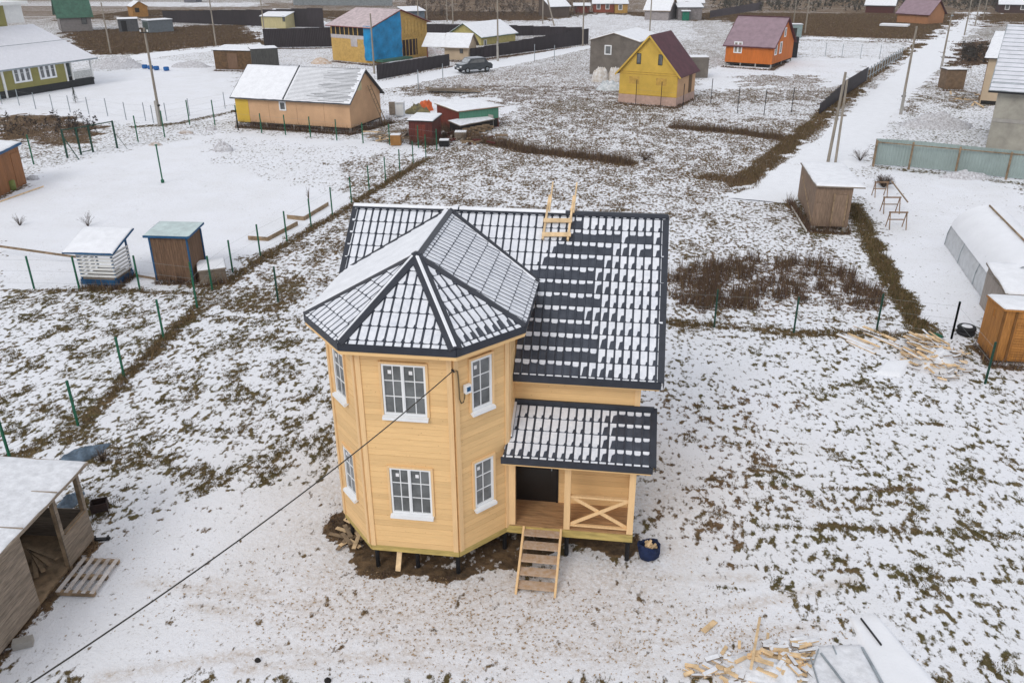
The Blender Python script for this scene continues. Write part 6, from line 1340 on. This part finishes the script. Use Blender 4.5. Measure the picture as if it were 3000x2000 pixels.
# far scrub and tree line: read as one mass
def scrub(name, label, N, pxr, pyr, hmin, hmax, seed, col=(.085, .07, .055, 1)):
    r = np.random.default_rng(seed); px = r.uniform(*pxr, N); py = r.uniform(*pyr, N); P = np.array([G(a, b)[:2] for a, b in zip(px, py)])
    K = 26; n = N*K; base = np.repeat(P, K, 0); H = np.repeat(r.uniform(hmin, hmax, N), K); a = r.uniform(0, 6.283, n); f = r.uniform(0, 1, n); R_ = H*.42*np.sqrt(r.uniform(0, 1, n))*(1.05-f*.8)
    c = np.stack([base[:, 0]+R_*np.cos(a), base[:, 1]+R_*np.sin(a), f*H], -1); s_ = H*.10*r.uniform(.5, 1.4, n)
    V = np.empty((n, 3, 3)); 
    for k in range(3): V[:, k] = c+r.normal(0, 1, (n, 3))*s_[:, None]
    me = bpy.data.meshes.new(name); me.vertices.add(3*n); me.vertices.foreach_set('co', V.ravel()); me.loops.add(3*n); me.loops.foreach_set('vertex_index', np.arange(3*n)); me.polygons.add(n); me.polygons.foreach_set('loop_start', np.arange(n)*3); me.update()
    me.materials.append(mat(name+'_leaf', col, var=.35, scale=.6)); o = stuff(link(name, me)); tag(o, label, 'scrub'); return o
scrub('far_treeline', 'dark far-off tree line along the top of the picture', 1500, (-400, 3400), (-62, -6), 4, 9, 5, (.050, .048, .040, 1))
scrub('far_brush', 'grey brown brush beside the far end of the road', 420, (2080, 3050), (-5, 34), 1.0, 2.6, 6, (.075, .068, .052, 1))
scrub('field_brush', 'brown brush in the far middle field', 500, (1190, 1740), (-5, 50), .6, 1.6, 7, (.115, .085, .065, 1))
scrub('ditch_brush', 'dark brush patch beside the right houses', 70, (2815, 2900), (140, 184), .4, 1.2, 8, (.045, .038, .03, 1))
scrub('yard_brush', 'dark leafless brush at the far left of the yard fence', 75, (0, 285), (345, 400), .3, .8, 9, (.06, .046, .038, 1))
# ------------------------------------------------------------------ timber heaps
SNOWTOP = {}
def snow_box(m):
    if m.name not in SNOWTOP:
        b = MB().box(0, 1, 0, 1, 0, 1); me = bpy.data.meshes.new('offcut'); me.from_pydata(b.v, [], b.f); me.materials.append(m); me.materials.append(SNOWT); me.polygons[1].material_index = 1; me.update(); SNOWTOP[m.name] = me
    return SNOWTOP[m.name]
def plank_heap(label, group, regs, n, Lr, seed, wd=(.06, .12), th=.025, mats_=(RAW,), flat=.12):
    R = random.Random(seed); me_ = [snow_box(m_) for m_ in mats_]
    for i in range(n):
        px, py, rx, ry, hmax, ang, spread, lo, hi = regs[i % len(regs)]
        r_ = math.sqrt(R.random()); t_ = R.uniform(0, 6.28); q = G(px+rx*r_*math.cos(t_), py+ry*r_*math.sin(t_)); L_ = R.uniform(lo, hi); z = .02+hmax*(1-r_**1.5)*R.uniform(.5, 1)
        bare = R.random() < .40
        o = link('timber_offcut', unit_box(mats_[0]) if bare else me_[i % len(me_)], None, (q[0], q[1], z), None, (L_, R.uniform(*wd), th*R.uniform(.8, 1.8)))
        o.rotation_euler = (R.uniform(-.22, .22), R.uniform(-flat, flat), ang+R.uniform(-spread, spread)); tag(o, label, 'timber offcut', group)
SNT = mat('snowy_timber', (.74, .68, .60, 1), var=.2, scale=5, rand=.08)
o = lump('snow_mound', SNOWT, G(2745, 1062), .85, .80, .50, 95, rough=.4); tag(o, 'snow-filled core of the large timber heap beside the orange shed', 'mound')
plank_heap('pale timber offcut in the large heap beside the orange shed', 'timber heap beside the orange shed', [(2740, 1052, 70, 46, .80, 2.3, .5, .25, .65), (2720, 1038, 72, 38, .70, 2.2, .35, .3, .75), (2765, 1072, 72, 42, .62, .4, 1.0, .2, .5)], 165, None, 12, wd=(.05, .10), th=.028, mats_=(RAW, LUM), flat=.2)
plank_heap('long pale board at the left flank of the large timber heap', 'long boards of the large timber heap', [(2590, 1010, 45, 30, .12, 2.25, .08, 1.0, 1.6)], 9, None, 15, wd=(.09, .14), mats_=(RAW,), flat=.03)
o = lump('snow_mound', SNOWT, G(2235, 1965), .85, .55, .16, 96, rough=.6); tag(o, 'snow-filled core of the splintered heap at the bottom edge', 'mound')
plank_heap('pale timber offcut in the splintered heap at the bottom edge', 'timber heap at the bottom edge', [(2230, 1955, 150, 70, .22, .2, 1.6, .12, .42), (2120, 1970, 130, 45, .10, .0, .6, .12, .4), (2290, 1930, 90, 50, .20, .1, .5, .15, .45)], 118, None, 13, wd=(.05, .11), mats_=(RAW, LUM), flat=.12)
R9 = np.random.default_rng(77); n9 = 2600; c9 = np.concatenate([np.stack([R9.normal(3.0, 3.2, n9), R9.normal(-3.4, 1.0, n9)], -1), np.stack([R9.normal(9.6, 1.4, 900), R9.normal(-3.6, .8, 900)], -1)]); c9 = c9[(c9[:, 1] > -7) & ~((c9[:, 0] > -.1) & (c9[:, 0] < 7.1) & (c9[:, 1] > -2.2))]; n9 = len(c9)
s9 = R9.uniform(.008, .03, n9); a9 = R9.uniform(0, 6.28, n9); z9 = relief(c9[:, 0], c9[:, 1])+.012; V9 = np.empty((n9, 4, 3))
for k_, (du, dv9) in enumerate(((-1, -.4), (1, -.4), (1, .4), (-1, .4))): V9[:, k_] = np.stack([c9[:, 0]+s9*(du*np.cos(a9)-dv9*np.sin(a9)), c9[:, 1]+s9*(du*np.sin(a9)+dv9*np.cos(a9)), z9+R9.uniform(0, .012, n9)], -1)
m9 = MB(); m9.add(V9.reshape(-1, 3), [(4*i, 4*i+1, 4*i+2, 4*i+3) for i in range(n9)]); tag(stuff(m9.build('wood_chips', mat('chips', (.42, .29, .17, 1), var=.3, scale=20))), 'tiny wood chips scattered over the trampled snow before the house', 'wood chips')
a, b = G(2195, 1990), G(2224, 1822); tag(MB().beam((a[0], a[1], .30), (b[0], b[1], .12), .055, .05).build('timber_batten', RAW), 'long pale upright batten lying over the splintered heap at the bottom', 'batten')
a, b = G(2060, 1852), G(2095, 1822); tag(MB().beam((a[0], a[1], .03), (b[0], b[1], .03), .12, .03).build('timber_board', RAW), 'single short pale board on the snow above the bottom heap', 'board')
def draped(name, label, quad, m, z=.06, n=16, amp=.03, cat='sheet', th=None):
    """snow-covered sheet lying on the ground, slightly rumpled, with a real edge"""
    P = [np.array(G(*p)) for p in quad]; vs = []; fs = []
    for i in range(n+1):
        for j in range(n+1):
            u, v = i/n, j/n; p = (P[0]*(1-u)+P[1]*u)*(1-v)+(P[3]*(1-u)+P[2]*u)*v; e = min(u, v, 1-u, 1-v); h = z*min(1, e*9)+amp*(float(fbm(np.array([p[0]*2.2]), np.array([p[1]*2.2]), 3, 4)[0])-.5)*min(1, e*5)
            jit = .03*math.sin(i*1.9+j*.7)*(e < .01); vs.append((p[0]+jit, p[1]-jit, max(h, .0)-.025*(e < .001)))
    for i in range(n):
        for j in range(n): a = i*(n+1)+j; fs.append((a, a+n+1, a+n+2, a+1))
    b = MB(); b.add(vs, fs); o = b.build(name, m, smooth=True); return tag(o, label, cat)
draped('snowy_sheet', 'snow-covered flat sheet of roofing lying at the lower right', [(2480, 1800), (2560, 1790), (2780, 2040), (2590, 2050)], SNOW, .055)
draped('snowy_sheet', 'snow-covered plastic bundle beside the bottom timber heap', [(2375, 1890), (2525, 1885), (2610, 2040), (2345, 2040)], SNOWT, .10, amp=.12)
draped('snowy_sheet', 'snow-covered board lying in front of the large timber heap', [(2590, 1062), (2680, 1050), (2640, 1105), (2560, 1095)], SNOW, .08)
for i, (p0, p1, z_, w_) in enumerate((((2405, 1912), (2480, 2010), .15, .035), ((2375, 1925), (2400, 2010), .13, .02), ((2525, 1895), (2590, 2010), .09, .05), ((2522, 1810), (2582, 1888), .08, .025), ((2440, 1890), (2450, 1915), .13, .02), ((2398, 1900), (2380, 1950), .13, .02))):
    a, b = G(*p0, z_), G(*p1, z_); tag(MB().beam((a[0], a[1], z_), (b[0], b[1], z_), w_, .035).build('metal_profile', STEELG if i != 3 else BLACK), ('longest dark strip on the snow-covered plastic bundle', 'left thin dark strip on the plastic bundle', 'wide grey profile between the bundle and the flat sheet', 'thin black rod on the flat snowy sheet', 'tiny dark strip at the top of the bundle', 'short dark fold at the left edge of the bundle')[i], 'metal strip')
# offcuts under the bay
for i in range(14):
    q = G(random.uniform(985, 1060), random.uniform(1535, 1600)); L_ = random.uniform(.25, .6); o = MB().box(-L_/2, L_/2, -.05, .05, -.012, .012).build('wood_offcut', (RAW, LUM)[i % 2], None, (q[0], q[1], .03+.025*(i % 5)), random.uniform(0, 3)); o.rotation_euler[1] = random.uniform(-.2, .2); tag(o, 'board offcut heaped at the foot of the bay', 'wood offcut', 'offcuts at the foot of the bay')
a = G(1166, 1672); tag(MB().beam((a[0], a[1]+.35, .55), (a[0], a[1], .0), .12, .025).build('leaning_plank', RAW), 'short plank leaning under the bay front', 'plank')
q = G(2740, 985); o = lump('coil_of_wire', GREENP, q, .3, .25, .12, 90); tag(o, 'small green netting coil at the end of the ditch', 'netting')

# ------------------------------------------------------------------ damp winter air
hm = bpy.data.materials.new('haze'); hm.use_nodes = True; ht = hm.node_tree; ht.nodes.clear()
ho = ht.nodes.new('ShaderNodeOutputMaterial'); hv = ht.nodes.new('ShaderNodeVolumePrincipled'); hv.inputs['Color'].default_value = (.86, .88, .92, 1); hv.inputs['Density'].default_value = .00036; hv.inputs['Anisotropy'].default_value = .2
ht.links.new(hv.outputs[0], ho.inputs['Volume']); HZ = stuff(MB().box(-2600, 2600, -500, 2700, -1.5, 15.5).build('haze', hm))
tag(HZ, 'thin pale haze softening the far houses and fields', 'haze')
